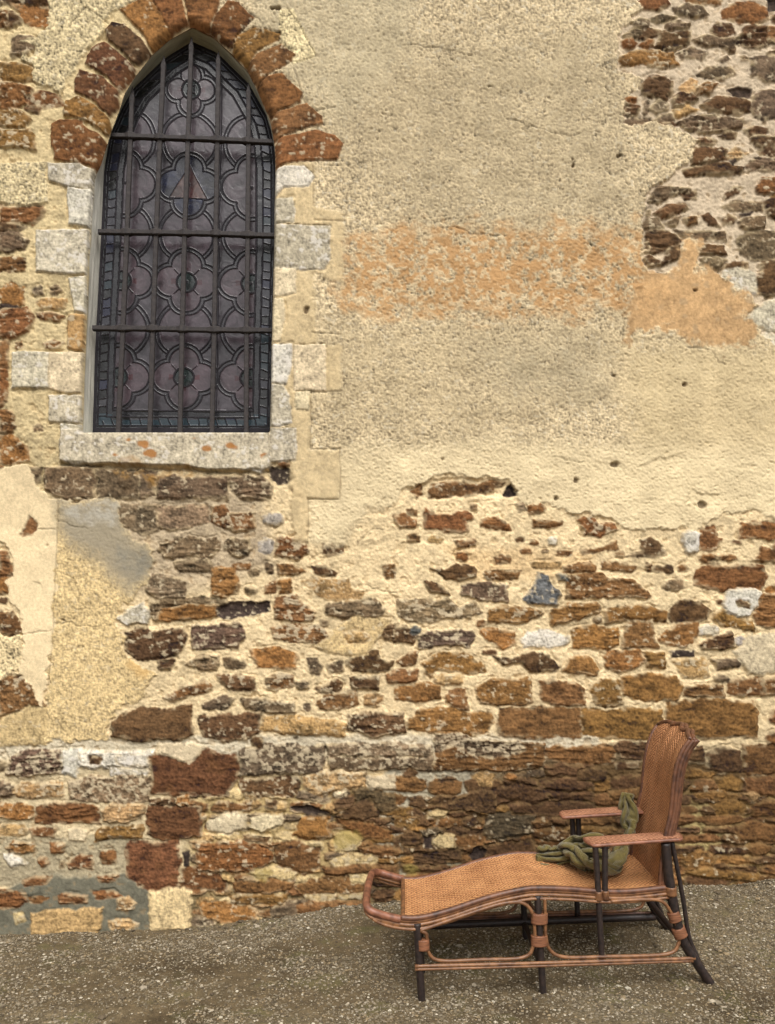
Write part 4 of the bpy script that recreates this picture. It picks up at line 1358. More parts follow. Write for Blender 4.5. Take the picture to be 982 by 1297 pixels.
M_DARK = mat_plain('dark_cane', al((62, 48, 42)), 0.5, 0.4, 60, bump=0.25, col2=al((30, 25, 24)))
M_WRAP = mat_plain('cane_binding', al((164, 110, 78)), 0.5, 0.4, 160, bump=0.5, col2=al((104, 66, 44)), stretch=(0.15, 0.15, 1.6))

RAIL = [(-0.20, 0.345), (-0.165, 0.326), (-0.09, 0.305), (-0.009, 0.300), (0.106, 0.321), (0.275, 0.366), (0.412, 0.391), (0.496, 0.395), (0.635, 0.385), (0.741, 0.373), (0.879, 0.366), (1.06, 0.376)]
rails = spline([Vector((s, 0, z)) for s, z in RAIL], 6)
rS = np.array([p.x for p in rails]); rZ = np.array([p.z for p in rails])
def rail_z(s): return float(np.interp(s, rS, rZ))

def slab(name, mat, pts_top, nrm, thick, parent, uvs, ny):
    """closed woven sheet: rows of points and their normals"""
    V, U, F = [], [], []
    n = len(pts_top)
    for side in (0, 1):
        for p, q, u in zip(pts_top, nrm, uvs):
            V.append(p - q * (thick * side)); U.append(u)
    nx = n // ny
    for i in range(nx - 1):
        for j in range(ny - 1):
            a = i * ny + j
            F.append((a, a + ny, a + ny + 1, a + 1)); F.append((n + a, n + a + 1, n + a + ny + 1, n + a + ny))
    edge = [i * ny for i in range(nx)] + [(nx - 1) * ny + j for j in range(1, ny)] + [i * ny + ny - 1 for i in range(nx - 2, -1, -1)] + [j for j in range(ny - 2, 0, -1)]
    for a, b in zip(edge, edge[1:] + edge[:1]): F.append((a, n + a, n + b, b))
    me = bpy.data.meshes.new(name); me.from_pydata([tuple(v) for v in V], [], F)
    l = me.uv_layers.new(name='UVMap')
    for lp in me.loops: l.data[lp.index].uv = U[lp.vertex_index]
    for p in me.polygons: p.use_smooth = True
    me.materials.append(mat); me.update()
    bm = bmesh.new(); bm.from_mesh(me); bmesh.ops.recalc_face_normals(bm, faces=bm.faces); bm.to_mesh(me); bm.free()
    me.set_sharp_from_angle(angle=R_(50))
    o = bpy.data.objects.new(name, me); COL.objects.link(o); o.parent = parent
    return o

# seat
SS = np.linspace(-0.077, 1.045, 72); TT = np.linspace(0.004, CW - 0.004, 15)
pts, nr, uv = [], [], []
for s in SS:
    dz = (rail_z(s + .01) - rail_z(s - .01)) / .02
    for t in TT:
        sag = 0.010 - 0.012 * math.sin(math.pi * t / CW) * (1 if s > .5 else .5)
        pts.append(cp(s, t, rail_z(s) + 0.012 + sag)); nr.append((Vector((0, 0, 1)) - Vector(CS) * dz).normalized()); uv.append((s, t))
seat = slab('seat', M_SEAT, pts, nr, 0.014, chair, uv, len(TT))
tb = TB()
tb.tube([cp(-0.078, t, rail_z(-.078) + .014) for t in np.linspace(0, CW, 12)], 0.010)
tb.build('front_edging', M_CANE, seat)

# side rails: bundled canes with a darker woven roll above
for t, out in ((0.0, -1), (CW, 1)):
    tb = TB()
    for k, (dt, dz, r) in enumerate(((0.0, -0.008, 0.0075), (0.006, -0.022, 0.0065), (-0.004, 0.006, 0.0075))):
        tb.tube([cp(p.x, t + out * dt, p.z + dz) for p in rails], r, 8, knots=.12, seed=k)
    fr_ = tb.build('seat_rail', M_CANE, chair)
    tb = TB(); tb.tube([cp(p.x, t - out * 0.006, p.z + 0.016) for p in rails if p.x > -0.1], 0.012, 10)
    tb.build('edge_roll', M_BROWN, fr_)
# open foot handle
hp = [(-0.09, 0.0, .316), (-0.15, 0.0, .332), (-0.205, 0.0, .352), (-0.228, 0.03, .366), (-0.232, 0.10, .368), (-0.232, 0.24, .368), (-0.226, 0.38, .366), (-0.218, 0.44, .362), (-0.19, 0.475, .352), (-0.14, 0.478, .336), (-0.08, CW, .318)]
tb = TB(); tb.tube(spline([cp(*p) for p in hp], 8), 0.0155, 12, knots=.08)
tb.build('foot_handle', M_RED, chair)
tb = TB(); tb.tube(spline([cp(s - .004, t, z - .022) for s, t, z in hp], 8), 0.0075, 8, knots=.1)
tb.build('handle_cane', M_CANE, chair)

# backrest with scalloped top
BP = [(1.018, 0.365), (1.032, 0.48), (1.053, 0.594), (1.080, 0.69), (1.098, 0.81), (1.114, 0.89), (1.140, 0.956), (1.176, 1.005)]
bp_ = spline([Vector((s, 0, z)) for s, z in BP], 7)
bl = np.r_[0, np.cumsum([(b - a).length for a, b in zip(bp_[:-1], bp_[1:])])]
TB_ = np.linspace(0.028, CW - 0.028, 29)
def scallop(t):
    x = (t - CW / 2) / (CW / 2 - 0.028)
    return 0.030 * (1 - x * x) + 0.016 * abs(math.cos(x * math.pi * 1.5)) - 0.010
pts, nr, uv = [], [], []
for i, p in enumerate(bp_):
    q0, q1 = bp_[max(i - 1, 0)], bp_[min(i + 1, len(bp_) - 1)]
    tg = (q1 - q0).normalized()
    f = max(0.0, (bl[i] / bl[-1] - 0.72) / 0.28)
    for t in TB_:
        x = (t - CW / 2) / (CW / 2)
        fl = f * f * scallop(t)
        dish = -0.022 * (1 - x * x)              # hollowed across
        rib = 0.006 * f * math.cos(x * math.pi * 4.5)
        wid = 1 + 0.05 * f * f
        pts.append(cp(p.x + tg.x * fl - dish * .9 + rib, CW / 2 + (t - CW / 2) * wid, p.z + tg.z * fl + dish * 0.1))
        nr.append((Vector(CS) * -tg.z + Vector((0, 0, tg.x))).normalized()); uv.append((bl[i], t))
nb = len(TB_)
backrest = slab('backrest', M_BACK, pts, nr, 0.016, chair, uv, nb)
for j, out in ((0, -1), (nb - 1, 1)):
    tb = TB()
    edge = [pts[i * nb + j] for i in range(len(bp_))]
    for k, (do, db, r) in enumerate(((0.003, 0.002, 0.010), (0.009, 0.016, 0.010), (0.005, 0.031, 0.010), (-0.004, 0.044, 0.009))):
        tb.tube([e + Vector(CT) * (out * do) + Vector(CS) * db * (0.85 + 0.2 * i / len(edge)) for i, e in enumerate(edge)], r, 8, knots=.02, seed=k)
    tb.build('back_side_roll', M_BROWN, chair)
tb = TB(); top = [pts[(len(bp_) - 1) * nb + j] for j in range(nb)]
tb.tube([p + Vector(CS) * .004 for p in top], 0.011, 8); tb.tube([p + Vector(CS) * .024 + Vector((0, 0, -.004)) for p in top], 0.010, 8)
tb.build('back_top_roll', M_BROWN, chair)
tb = TB(); tb.tube([cp(1.032, t, .372) for t in np.linspace(0.01, CW - .01, 10)], 0.013, 8); tb.build('back_hinge_rod', M_BROWN, chair)

# arms
for near in (True, False):
    n_s, n_t = 26, 7
    pts, nr, uv = [], [], []
    for i in range(n_s):
        f = i / (n_s - 1)
        w0 = -0.012; w1 = 0.092
        for j in range(n_t):
            g = j / (n_t - 1)
            t = w0 + (w1 - w0) * g
            tt_ = t if near else CW - t
            so = 0.728 + (1.118 - 0.728) * f - (0.018 * (g - .2) if f < .5 else 0) * (1 - f) + (0.012 * math.sin(math.pi * g) * (-1 if f < .5 else 1)) * abs(2 * f - 1) ** 6
            if not near: so -= 0.035
            z = 0.585 + 0.012 * f - 0.008 * math.cos(math.pi * (2 * g - 1)) * 0 + 0.004 * math.sin(math.pi * g)
            pts.append(cp(so, tt_, z + (0.014 if not near else 0))); nr.append(Vector((0, 0, 1))); uv.append((so, t))
    arm = slab('armrest', M_ARM, pts, nr, 0.014, chair, uv, n_t)
    ring = [pts[i * n_t] for i in range(n_s)] + [pts[(n_s - 1) * n_t + j] for j in range(1, n_t)] + [pts[i * n_t + n_t - 1] for i in range(n_s - 2, -1, -1)] + [pts[j] for j in range(n_t - 2, 0, -1)]
    tb = TB(); tb.tube([p + Vector((0, 0, -.007)) for p in ring], 0.0078, 8, closed=True); tb.build('arm_edging', M_RED, arm)

def gz(s, t):
    p = cp(s, t, 0); return float(ground_z(p.x + CA[0], p.y + CA[1])) - 0.004
# legs, posts, struts and rails of both sides
for side, t in ((0, 0.0), (1, CW)):
    o = 1 if side == 0 else -1
    def P(s, z, dt=0.0): return cp(s, t + dt * o, z)
    TB().tube(spline([P(-0.02, 0.298), P(-0.012, 0.15), P(-0.002, gz(0, t))], 10), 0.0155, 12, knots=.06, seed=1).build('leg', M_DARK, chair)
    TB().tube(spline([P(0.486, 0.385), P(0.493, 0.2), P(0.502, gz(.5, t))], 10), 0.0145, 12, knots=.06, seed=2).build('leg', M_DARK, chair)
    TB().tube(spline([P(1.052, 0.575), P(1.060, 0.45), P(1.071, 0.365), P(1.091, 0.25), P(1.117, 0.17), P(1.172, 0.082), P(1.229, gz(1.23, t))], 8), lambda f: 0.021 - 0.003 * abs(f - .4), 12, knots=.04, seed=3).build('rear_leg', M_DARK, chair)
    TB().tube(spline([P(0.740, 0.575), P(0.748, 0.39), P(0.756, 0.12)], 10), 0.0125, 10, knots=.05, seed=4).build('arm_post', M_DARK, chair)
    TB().tube(spline([P(0.783 - .012 * side, 0.575), P(0.780 - .008 * side, 0.48), P(0.777, 0.375)], 8), 0.0125, 10, knots=.05, seed=5).build('arm_post', M_DARK, chair)
    TB().tube(spline([P(1.085, 0.575, .012), P(1.122, 0.36, .012), P(1.144, 0.19, .01), P(1.168, 0.125, .006), P(1.182, 0.088, 0)], 8), 0.010, 8, knots=.05, seed=6).build('back_strut', M_DARK, chair)
    tb = TB()
    tb.tube(spline([P(-0.03, 0.137, -.012), P(0.497, 0.124, -.016), P(1.16, 0.108, -.014)], 14), 0.0075, 8, knots=.12, seed=7)
    tb.tube(spline([P(-0.03, 0.125, -.012), P(0.497, 0.113, -.016), P(1.15, 0.098, -.014)], 14), 0.0062, 8, knots=.12, seed=8)
    tb.build('bottom_rail', M_CANE if side == 0 else M_BROWN, chair)
    if side:
        TB().tube(spline([P(-0.01, 0.105), P(0.5, 0.102), P(1.14, 0.095)], 14), 0.0165, 10, knots=.05, seed=9).build('bottom_rail', M_DARK, chair)
    l1 = [(-0.004, 0.27), (0.018, 0.255), (0.024, 0.19), (0.072, 0.152), (0.24, 0.147), (0.415, 0.146), (0.463, 0.19), (0.466, 0.30), (0.425, 0.358), (0.34, 0.362), (0.22, 0.335), (0.106, 0.304), (0.03, 0.282)]
    l2 = [(0.515, 0.375), (0.516, 0.30), (0.516, 0.24), (0.532, 0.172), (0.595, 0.139), (0.769, 0.132), (1.03, 0.128), (1.09, 0.165), (1.088, 0.225), (1.062, 0.295), (1.02, 0.342), (0.94, 0.352), (0.80, 0.350)]
    TB().tube(spline([P(s, z, -.008) for s, z in l1], 8, closed=True), 0.0075, 8, closed=True, knots=.1, seed=10).build('side_loop', M_CANE, chair)
    TB().tube(spline([P(s, z, -.008) for s, z in l2], 8), 0.0075, 8, knots=.1, seed=11).build('side_loop', M_CANE, chair)
    for (s0, z0, s1, z1, fx) in ((0.492, 0.315, 0.491, 0.275, 1.75), (0.490, 0.228, 0.489, 0.188, 1.75), (0.004, 0.236, 0.006, 0.196, 1.25), (1.072, 0.296, 1.084, 0.258, 1.35), (1.092, 0.230, 1.106, 0.192, 1.45)):
        tb = TB(); n = 9
        tb.tube([P(s0 + (s1 - s0) * i / n, z0 + (z1 - z0) * i / n, -.004) for i in range(n + 1)], lambda f: 0.0190 + 0.0012 * math.cos(f * 9 * 6.283), 14, flat=(1.05, fx), refn=tuple(CS))
        tb.build('cane_binding', M_WRAP, chair)
    for (s, z, r) in ((0.748, 0.372, .0165), (0.778, 0.374, .0165), (1.068, 0.378, .024)):
        tb = TB(); tb.tube([P(s, z + .018 - .036 * i / 6) for i in range(7)], r, 12); tb.build('cane_binding', M_CANE, chair)
# cross stretchers under the seat
for s, z, r in ((0.0, 0.11, 0.012), (0.498, 0.095, 0.012), (1.12, 0.16, 0.013), (0.0, 0.285, 0.012), (0.49, 0.36, 0.012), (1.055, 0.35, 0.013), (0.77, 0.355, 0.011)):
    TB().tube([cp(s, CW * i / 12, z) for i in range(13)], r, 10, knots=.05, seed=int(s * 100)).build('stretcher', M_DARK, chair)

# rest position of the throw, millimetres along, across and above the chair base, row by row
THROW_ROWS, THROW_COLS = 84, 26
THROW_MM = [
    1005, 380, 694, 1021, 383, 692, 1027, 386, 691, 1021, 389, 691, 1007, 391, 692, 994, 394, 693, 990, 397, 693, 998, 400, 692, 1013, 402, 690, 1027, 405, 688, 1030, 408, 687, 1021, 411, 688, 1006, 414, 690, 993, 416, 691, 990, 419, 691, 999, 422, 689, 1014, 425, 687, 1025, 428, 686, 1025, 430, 685, 1013, 433, 686, 996, 436, 688, 984, 439, 689, 982, 441, 689, 992, 444, 687, 1006, 447, 685, 1015, 450, 684,
    1011, 378, 676, 1025, 381, 674, 1029, 384, 673, 1021, 387, 674, 1006, 390, 675, 994, 392, 676, 991, 395, 676, 1001, 398, 674, 1016, 401, 673, 1028, 404, 671, 1028, 406, 671, 1017, 409, 672, 1001, 412, 673, 989, 415, 674, 988, 417, 673, 998, 420, 672, 1012, 423, 670, 1021, 426, 669, 1018, 429, 669, 1005, 431, 670, 988, 434, 671, 977, 437, 672, 977, 440, 672, 988, 442, 670, 1002, 445, 669, 1009, 448, 668,
    1027, 378, 655, 1016, 389, 659, 1011, 392, 667, 1007, 382, 668, 1001, 369, 667, 999, 386, 661, 997, 388, 655, 1004, 398, 660, 1027, 402, 659, 1022, 414, 653, 1008, 411, 658, 998, 410, 665, 983, 404, 671, 985, 413, 660, 984, 414, 652, 998, 414, 653, 1011, 420, 651, 1010, 429, 653, 999, 433, 657, 984, 430, 663, 967, 435, 659, 965, 450, 657, 976, 450, 656, 990, 453, 653, 1003, 445, 650, 1009, 441, 649,
    1030, 399, 642, 1018, 402, 643, 1015, 392, 642, 1021, 381, 650, 1021, 365, 654, 1009, 375, 647, 1009, 380, 640, 1003, 386, 642, 1007, 404, 647, 1010, 412, 634, 996, 403, 639, 989, 398, 651, 978, 390, 657, 973, 401, 649, 979, 402, 640, 993, 401, 638, 998, 414, 637, 997, 424, 642, 986, 422, 644, 971, 420, 648, 959, 430, 644, 962, 445, 635, 977, 441, 641, 991, 436, 647, 997, 440, 632, 1002, 437, 630,
    1029, 394, 625, 1025, 404, 623, 1020, 392, 629, 1034, 379, 636, 1034, 361, 636, 1017, 362, 631, 1014, 371, 624, 1017, 381, 626, 1004, 393, 630, 1003, 401, 618, 991, 394, 623, 994, 377, 636, 985, 371, 647, 982, 383, 639, 985, 388, 628, 977, 401, 629, 985, 408, 622, 984, 417, 626, 973, 415, 632, 961, 424, 631, 968, 436, 624, 971, 446, 617, 985, 447, 625, 989, 429, 629, 1001, 421, 627, 1004, 416, 626,
    1022, 389, 607, 1021, 397, 606, 1022, 382, 611, 1035, 376, 614, 1040, 355, 614, 1025, 353, 616, 1019, 361, 609, 1011, 371, 608, 1007, 372, 626, 1006, 382, 616, 994, 380, 620, 983, 369, 623, 966, 367, 629, 962, 383, 632, 971, 382, 621, 964, 396, 618, 963, 407, 617, 962, 416, 620, 962, 424, 613, 966, 436, 609, 976, 426, 617, 989, 427, 615, 996, 437, 611, 1003, 419, 618, 991, 408, 611, 988, 405, 614,
    1003, 381, 595, 1014, 382, 595, 1020, 368, 595, 1033, 370, 588, 1038, 353, 593, 1026, 343, 599, 1012, 346, 599, 1001, 356, 604, 997, 368, 608, 996, 375, 602, 984, 379, 604, 979, 363, 604, 960, 369, 609, 958, 384, 613, 971, 384, 604, 982, 391, 611, 977, 403, 609, 974, 413, 605, 977, 421, 602, 978, 437, 596, 987, 425, 600, 996, 414, 602, 1009, 416, 604, 1007, 402, 608, 996, 397, 598, 990, 395, 597,
    1000, 372, 576, 1010, 373, 576, 1013, 365, 577, 1026, 366, 568, 1036, 343, 568, 1023, 349, 580, 1011, 355, 582, 999, 365, 589, 989, 372, 590, 990, 380, 585, 980, 380, 589, 969, 365, 589, 958, 376, 592, 956, 391, 596, 962, 403, 597, 977, 392, 595, 980, 404, 592, 983, 414, 585, 972, 425, 582, 990, 426, 585, 1006, 431, 589, 1010, 417, 589, 1002, 410, 588, 1009, 398, 592, 1006, 386, 580, 1009, 386, 584,
    1009, 362, 559, 1004, 364, 561, 1006, 353, 567, 1023, 347, 561, 1021, 334, 573, 1007, 335, 584, 1001, 345, 586, 987, 358, 582, 982, 367, 574, 979, 373, 572, 973, 382, 574, 962, 369, 575, 959, 385, 575, 960, 396, 578, 970, 403, 577, 985, 387, 573, 995, 394, 577, 985, 401, 568, 975, 414, 563, 985, 427, 565, 1003, 429, 569, 1021, 418, 572, 1006, 415, 565, 993, 412, 574, 1005, 409, 579, 1009, 407, 576,
    1012, 347, 551, 1012, 355, 549, 1007, 345, 553, 1022, 333, 557, 1009, 333, 566, 998, 333, 574, 992, 348, 575, 987, 363, 565, 994, 371, 559, 992, 379, 559, 979, 379, 557, 968, 366, 561, 963, 379, 562, 963, 393, 558, 979, 393, 558, 999, 385, 553, 1012, 383, 563, 1011, 396, 559, 985, 398, 542, 983, 417, 545, 998, 423, 549, 1016, 424, 546, 1023, 407, 552, 1009, 409, 551, 994, 409, 554, 991, 401, 555,
    1013, 340, 543, 1015, 345, 540, 1006, 343, 542, 1016, 327, 548, 1005, 332, 556, 995, 333, 561, 993, 347, 561, 997, 361, 548, 1010, 368, 546, 1001, 371, 542, 990, 375, 539, 985, 367, 553, 968, 373, 548, 967, 384, 541, 984, 389, 536, 1002, 383, 536, 1018, 379, 540, 1027, 389, 533, 1009, 392, 541, 995, 400, 530, 993, 416, 528, 1006, 420, 521, 1022, 417, 516, 1030, 402, 524, 1016, 401, 530, 1011, 408, 528,
    1013, 335, 528, 1015, 333, 537, 1006, 332, 533, 1003, 321, 543, 999, 333, 545, 992, 342, 547, 984, 353, 549, 999, 349, 536, 1017, 352, 532, 1015, 359, 522, 1003, 359, 531, 991, 368, 533, 986, 363, 543, 980, 370, 537, 988, 378, 524, 1005, 370, 520, 1019, 370, 514, 1019, 384, 512, 1004, 385, 525, 984, 389, 520, 980, 404, 517, 994, 404, 509, 1006, 406, 496, 1016, 393, 494, 1004, 393, 505, 995, 388, 509,
    1010, 316, 524, 1009, 326, 521, 1006, 318, 531, 991, 322, 538, 983, 326, 551, 980, 336, 549, 977, 348, 536, 992, 338, 529, 1003, 341, 518, 1011, 345, 507, 997, 352, 510, 988, 351, 523, 978, 360, 530, 969, 365, 527, 974, 377, 514, 990, 363, 512, 1001, 366, 500, 1004, 375, 489, 989, 376, 503, 975, 384, 502, 968, 398, 502, 978, 404, 490, 988, 399, 477, 998, 385, 480, 989, 386, 491, 981, 390, 491,
    1000, 313, 509, 995, 315, 517, 991, 321, 525, 992, 305, 534, 978, 316, 538, 973, 327, 535, 968, 338, 528, 979, 335, 518, 989, 335, 505, 999, 334, 495, 994, 348, 493, 981, 344, 505, 969, 352, 512, 959, 353, 519, 958, 372, 517, 970, 367, 505, 981, 359, 494, 987, 359, 481, 974, 371, 493, 959, 380, 494, 961, 388, 484, 968, 396, 473, 977, 382, 471, 985, 368, 465, 975, 371, 477, 970, 370, 485,
    986, 316, 499, 981, 314, 508, 975, 317, 518, 985, 302, 518, 971, 308, 527, 963, 319, 526, 964, 327, 517, 966, 336, 506, 976, 328, 495, 983, 328, 483, 983, 343, 476, 970, 342, 489, 957, 349, 497, 947, 354, 503, 941, 365, 510, 952, 372, 500, 962, 359, 499, 966, 356, 486, 953, 369, 483, 944, 382, 480, 950, 383, 465, 962, 385, 452, 969, 370, 454, 957, 369, 465, 961, 351, 461, 958, 350, 472,
    976, 312, 485, 971, 318, 494, 965, 320, 503, 971, 302, 505, 965, 297, 519, 953, 308, 518, 950, 319, 514, 952, 327, 502, 958, 329, 488, 963, 328, 475, 965, 337, 467, 954, 342, 480, 944, 336, 491, 933, 343, 497, 926, 358, 502, 931, 369, 491, 942, 358, 491, 946, 355, 482, 936, 364, 473, 931, 379, 466, 937, 385, 451, 946, 380, 437, 957, 363, 437, 945, 368, 446, 938, 366, 458, 938, 354, 457,
    966, 307, 471, 961, 315, 479, 962, 310, 489, 954, 308, 503, 960, 290, 503, 945, 294, 508, 940, 306, 505, 933, 320, 500, 946, 318, 487, 947, 321, 474, 945, 327, 465, 945, 330, 480, 933, 337, 474, 922, 335, 487, 912, 348, 492, 915, 358, 482, 926, 349, 478, 931, 351, 466, 917, 363, 466, 912, 379, 458, 920, 380, 442, 930, 375, 427, 940, 358, 425, 936, 348, 441, 922, 360, 440, 917, 365, 447,
    953, 300, 466, 951, 310, 468, 954, 306, 478, 945, 307, 491, 962, 298, 490, 960, 287, 500, 945, 289, 500, 938, 304, 493, 926, 313, 484, 933, 308, 470, 929, 317, 468, 928, 323, 483, 929, 323, 465, 917, 333, 472, 905, 335, 477, 903, 348, 468, 916, 339, 461, 923, 345, 449, 907, 352, 453, 897, 365, 449, 900, 372, 435, 910, 369, 418, 920, 356, 413, 920, 337, 422, 903, 352, 424, 900, 348, 437,
    938, 296, 463, 941, 297, 475, 938, 301, 478, 950, 293, 484, 963, 293, 472, 964, 283, 483, 957, 277, 491, 941, 283, 497, 928, 297, 498, 925, 304, 489, 920, 306, 476, 908, 319, 486, 918, 309, 473, 915, 314, 463, 910, 326, 462, 899, 334, 454, 913, 321, 450, 917, 327, 437, 904, 336, 440, 890, 345, 443, 887, 357, 432, 890, 361, 416, 898, 353, 403, 901, 335, 408, 899, 324, 416, 890, 329, 425,
    920, 298, 462, 924, 293, 474, 924, 288, 484, 938, 285, 475, 950, 286, 461, 961, 274, 465, 959, 267, 477, 943, 273, 481, 932, 279, 495, 923, 289, 497, 911, 298, 497, 909, 298, 476, 899, 311, 477, 897, 313, 465, 893, 324, 463, 891, 321, 446, 904, 307, 444, 908, 309, 428, 896, 319, 433, 883, 328, 437, 881, 339, 426, 873, 350, 416, 872, 351, 400, 880, 330, 397, 874, 334, 411, 871, 321, 416,
    913, 286, 451, 912, 283, 466, 915, 275, 471, 931, 269, 467, 934, 281, 454, 944, 267, 458, 953, 255, 465, 944, 253, 481, 929, 264, 488, 915, 275, 488, 902, 283, 488, 894, 295, 478, 888, 302, 469, 879, 317, 468, 873, 321, 455, 873, 318, 441, 886, 305, 435, 897, 294, 427, 893, 304, 413, 882, 308, 423, 870, 325, 429, 862, 334, 422, 854, 340, 411, 856, 333, 396, 863, 317, 403, 850, 321, 406,
    929, 277, 440, 914, 283, 446, 908, 272, 456, 915, 261, 462, 926, 265, 450, 943, 261, 440, 941, 253, 453, 935, 251, 466, 922, 251, 479, 908, 259, 480, 895, 267, 480, 890, 279, 469, 881, 286, 466, 871, 303, 459, 862, 310, 450, 855, 309, 432, 869, 300, 430, 880, 288, 418, 885, 287, 403, 874, 301, 403, 866, 306, 417, 854, 315, 423, 843, 326, 420, 834, 332, 407, 837, 316, 403, 835, 319, 391,
    928, 260, 428, 913, 268, 431, 899, 269, 439, 901, 258, 448, 916, 252, 443, 931, 246, 438, 944, 233, 444, 939, 238, 461, 920, 242, 463, 905, 250, 463, 891, 250, 471, 881, 262, 464, 878, 269, 455, 867, 283, 456, 859, 292, 443, 844, 298, 434, 857, 286, 427, 865, 279, 415, 869, 275, 399, 859, 288, 397, 855, 292, 413, 848, 304, 404, 838, 306, 415, 827, 319, 421, 815, 314, 408, 811, 320, 396,
    925, 243, 417, 908, 249, 419, 892, 256, 422, 888, 247, 434, 903, 242, 432, 919, 233, 432, 927, 222, 443, 923, 223, 460, 911, 234, 447, 897, 242, 449, 883, 247, 450, 874, 242, 459, 866, 253, 460, 859, 266, 451, 847, 280, 449, 834, 283, 436, 849, 273, 430, 851, 268, 417, 854, 264, 405, 844, 275, 397, 842, 280, 417, 840, 288, 399, 827, 298, 403, 819, 300, 422, 804, 310, 421, 796, 313, 402,
    918, 223, 409, 901, 234, 404, 885, 246, 404, 877, 235, 420, 892, 228, 420, 905, 220, 424, 913, 212, 436, 912, 206, 452, 900, 219, 446, 882, 227, 455, 889, 230, 439, 877, 238, 436, 863, 245, 441, 854, 248, 457, 842, 262, 457, 827, 270, 451, 832, 269, 431, 846, 255, 421, 843, 252, 405, 835, 261, 399, 832, 270, 416, 826, 284, 416, 821, 282, 404, 812, 298, 394, 801, 298, 406, 793, 305, 422,
    906, 202, 409, 891, 213, 400, 874, 223, 394, 863, 223, 410, 877, 211, 412, 890, 204, 418, 902, 195, 428, 892, 206, 438, 882, 206, 454, 866, 218, 443, 880, 213, 431, 870, 223, 427, 858, 230, 431, 846, 241, 438, 846, 241, 455, 831, 244, 457, 823, 262, 448, 831, 256, 430, 832, 248, 417, 823, 248, 406, 824, 263, 398, 816, 275, 417, 812, 287, 418, 807, 284, 392, 801, 298, 374, 791, 304, 393,
    894, 177, 407, 880, 186, 397, 863, 195, 392, 847, 204, 401, 863, 193, 408, 876, 187, 414, 886, 181, 426, 887, 184, 443, 875, 192, 436, 859, 201, 438, 867, 197, 424, 861, 207, 417, 851, 220, 418, 846, 224, 429, 836, 231, 440, 831, 230, 453, 816, 246, 457, 814, 260, 442, 818, 258, 429, 822, 261, 416, 818, 253, 399, 809, 271, 400, 804, 278, 415, 801, 281, 407, 802, 276, 387, 791, 292, 373,
    875, 159, 425, 864, 161, 407, 851, 168, 397, 834, 178, 395, 843, 179, 410, 857, 173, 415, 864, 170, 432, 868, 170, 452, 863, 187, 453, 854, 182, 441, 852, 185, 424, 842, 196, 419, 846, 207, 429, 834, 214, 422, 824, 226, 427, 820, 224, 440, 811, 229, 454, 803, 251, 447, 801, 264, 434, 809, 260, 423, 809, 250, 402, 796, 269, 406, 797, 276, 425, 793, 288, 415, 790, 278, 391, 788, 277, 371,
    849, 150, 448, 842, 147, 432, 839, 139, 418, 821, 144, 409, 819, 158, 422, 828, 164, 434, 839, 163, 446, 846, 164, 462, 847, 180, 471, 841, 189, 455, 837, 180, 440, 826, 191, 435, 837, 200, 445, 823, 206, 435, 816, 216, 421, 808, 223, 426, 801, 220, 445, 800, 236, 438, 792, 255, 432, 793, 260, 425, 808, 255, 414, 799, 270, 410, 793, 276, 427, 793, 290, 428, 790, 292, 393, 783, 286, 371,
    830, 138, 463, 823, 139, 448, 827, 123, 438, 809, 130, 426, 806, 144, 437, 807, 158, 445, 816, 163, 457, 823, 162, 472, 828, 173, 482, 826, 193, 478, 828, 179, 463, 818, 179, 450, 821, 196, 452, 816, 213, 450, 804, 209, 433, 797, 211, 423, 794, 226, 425, 788, 238, 438, 796, 236, 425, 797, 245, 413, 800, 251, 399, 793, 260, 412, 790, 275, 413, 784, 279, 423, 785, 296, 417, 780, 288, 392,
    806, 131, 485, 809, 120, 472, 806, 104, 462, 794, 106, 439, 803, 126, 448, 802, 136, 461, 808, 147, 474, 804, 161, 477, 798, 175, 486, 801, 188, 478, 805, 195, 465, 799, 186, 455, 804, 200, 446, 802, 216, 460, 793, 214, 445, 785, 213, 435, 782, 219, 422, 775, 237, 433, 784, 241, 420, 789, 240, 409, 790, 247, 398, 788, 259, 408, 786, 273, 404, 778, 273, 405, 781, 286, 399, 771, 278, 394,
    778, 134, 492, 778, 129, 479, 777, 122, 465, 779, 127, 450, 788, 144, 446, 782, 140, 468, 789, 147, 487, 788, 155, 469, 792, 168, 463, 783, 181, 470, 780, 197, 473, 781, 199, 459, 786, 208, 447, 786, 217, 466, 782, 228, 452, 773, 224, 441, 774, 231, 432, 771, 245, 422, 773, 238, 404, 775, 246, 399, 778, 259, 402, 779, 256, 423, 769, 268, 414, 768, 272, 395, 774, 277, 376, 765, 269, 367,
    752, 138, 487, 756, 149, 477, 754, 143, 462, 757, 152, 443, 768, 160, 447, 764, 156, 466, 761, 161, 486, 775, 169, 475, 771, 174, 457, 776, 181, 446, 769, 194, 454, 762, 207, 454, 768, 221, 453, 767, 220, 470, 772, 234, 463, 769, 237, 449, 764, 244, 439, 768, 231, 427, 763, 244, 415, 762, 246, 403, 764, 257, 403, 768, 257, 427, 768, 275, 424, 772, 282, 424, 772, 285, 395, 773, 285, 369,
    739, 162, 494, 728, 158, 479, 731, 165, 464, 733, 176, 451, 747, 179, 454, 745, 173, 470, 755, 179, 475, 768, 188, 478, 761, 188, 462, 753, 189, 446, 751, 204, 443, 758, 209, 429, 754, 222, 438, 751, 219, 456, 758, 234, 465, 758, 235, 450, 751, 242, 439, 753, 231, 425, 750, 249, 425, 749, 256, 414, 751, 265, 402, 755, 258, 426, 762, 271, 422, 760, 284, 423, 770, 293, 421, 780, 296, 403,
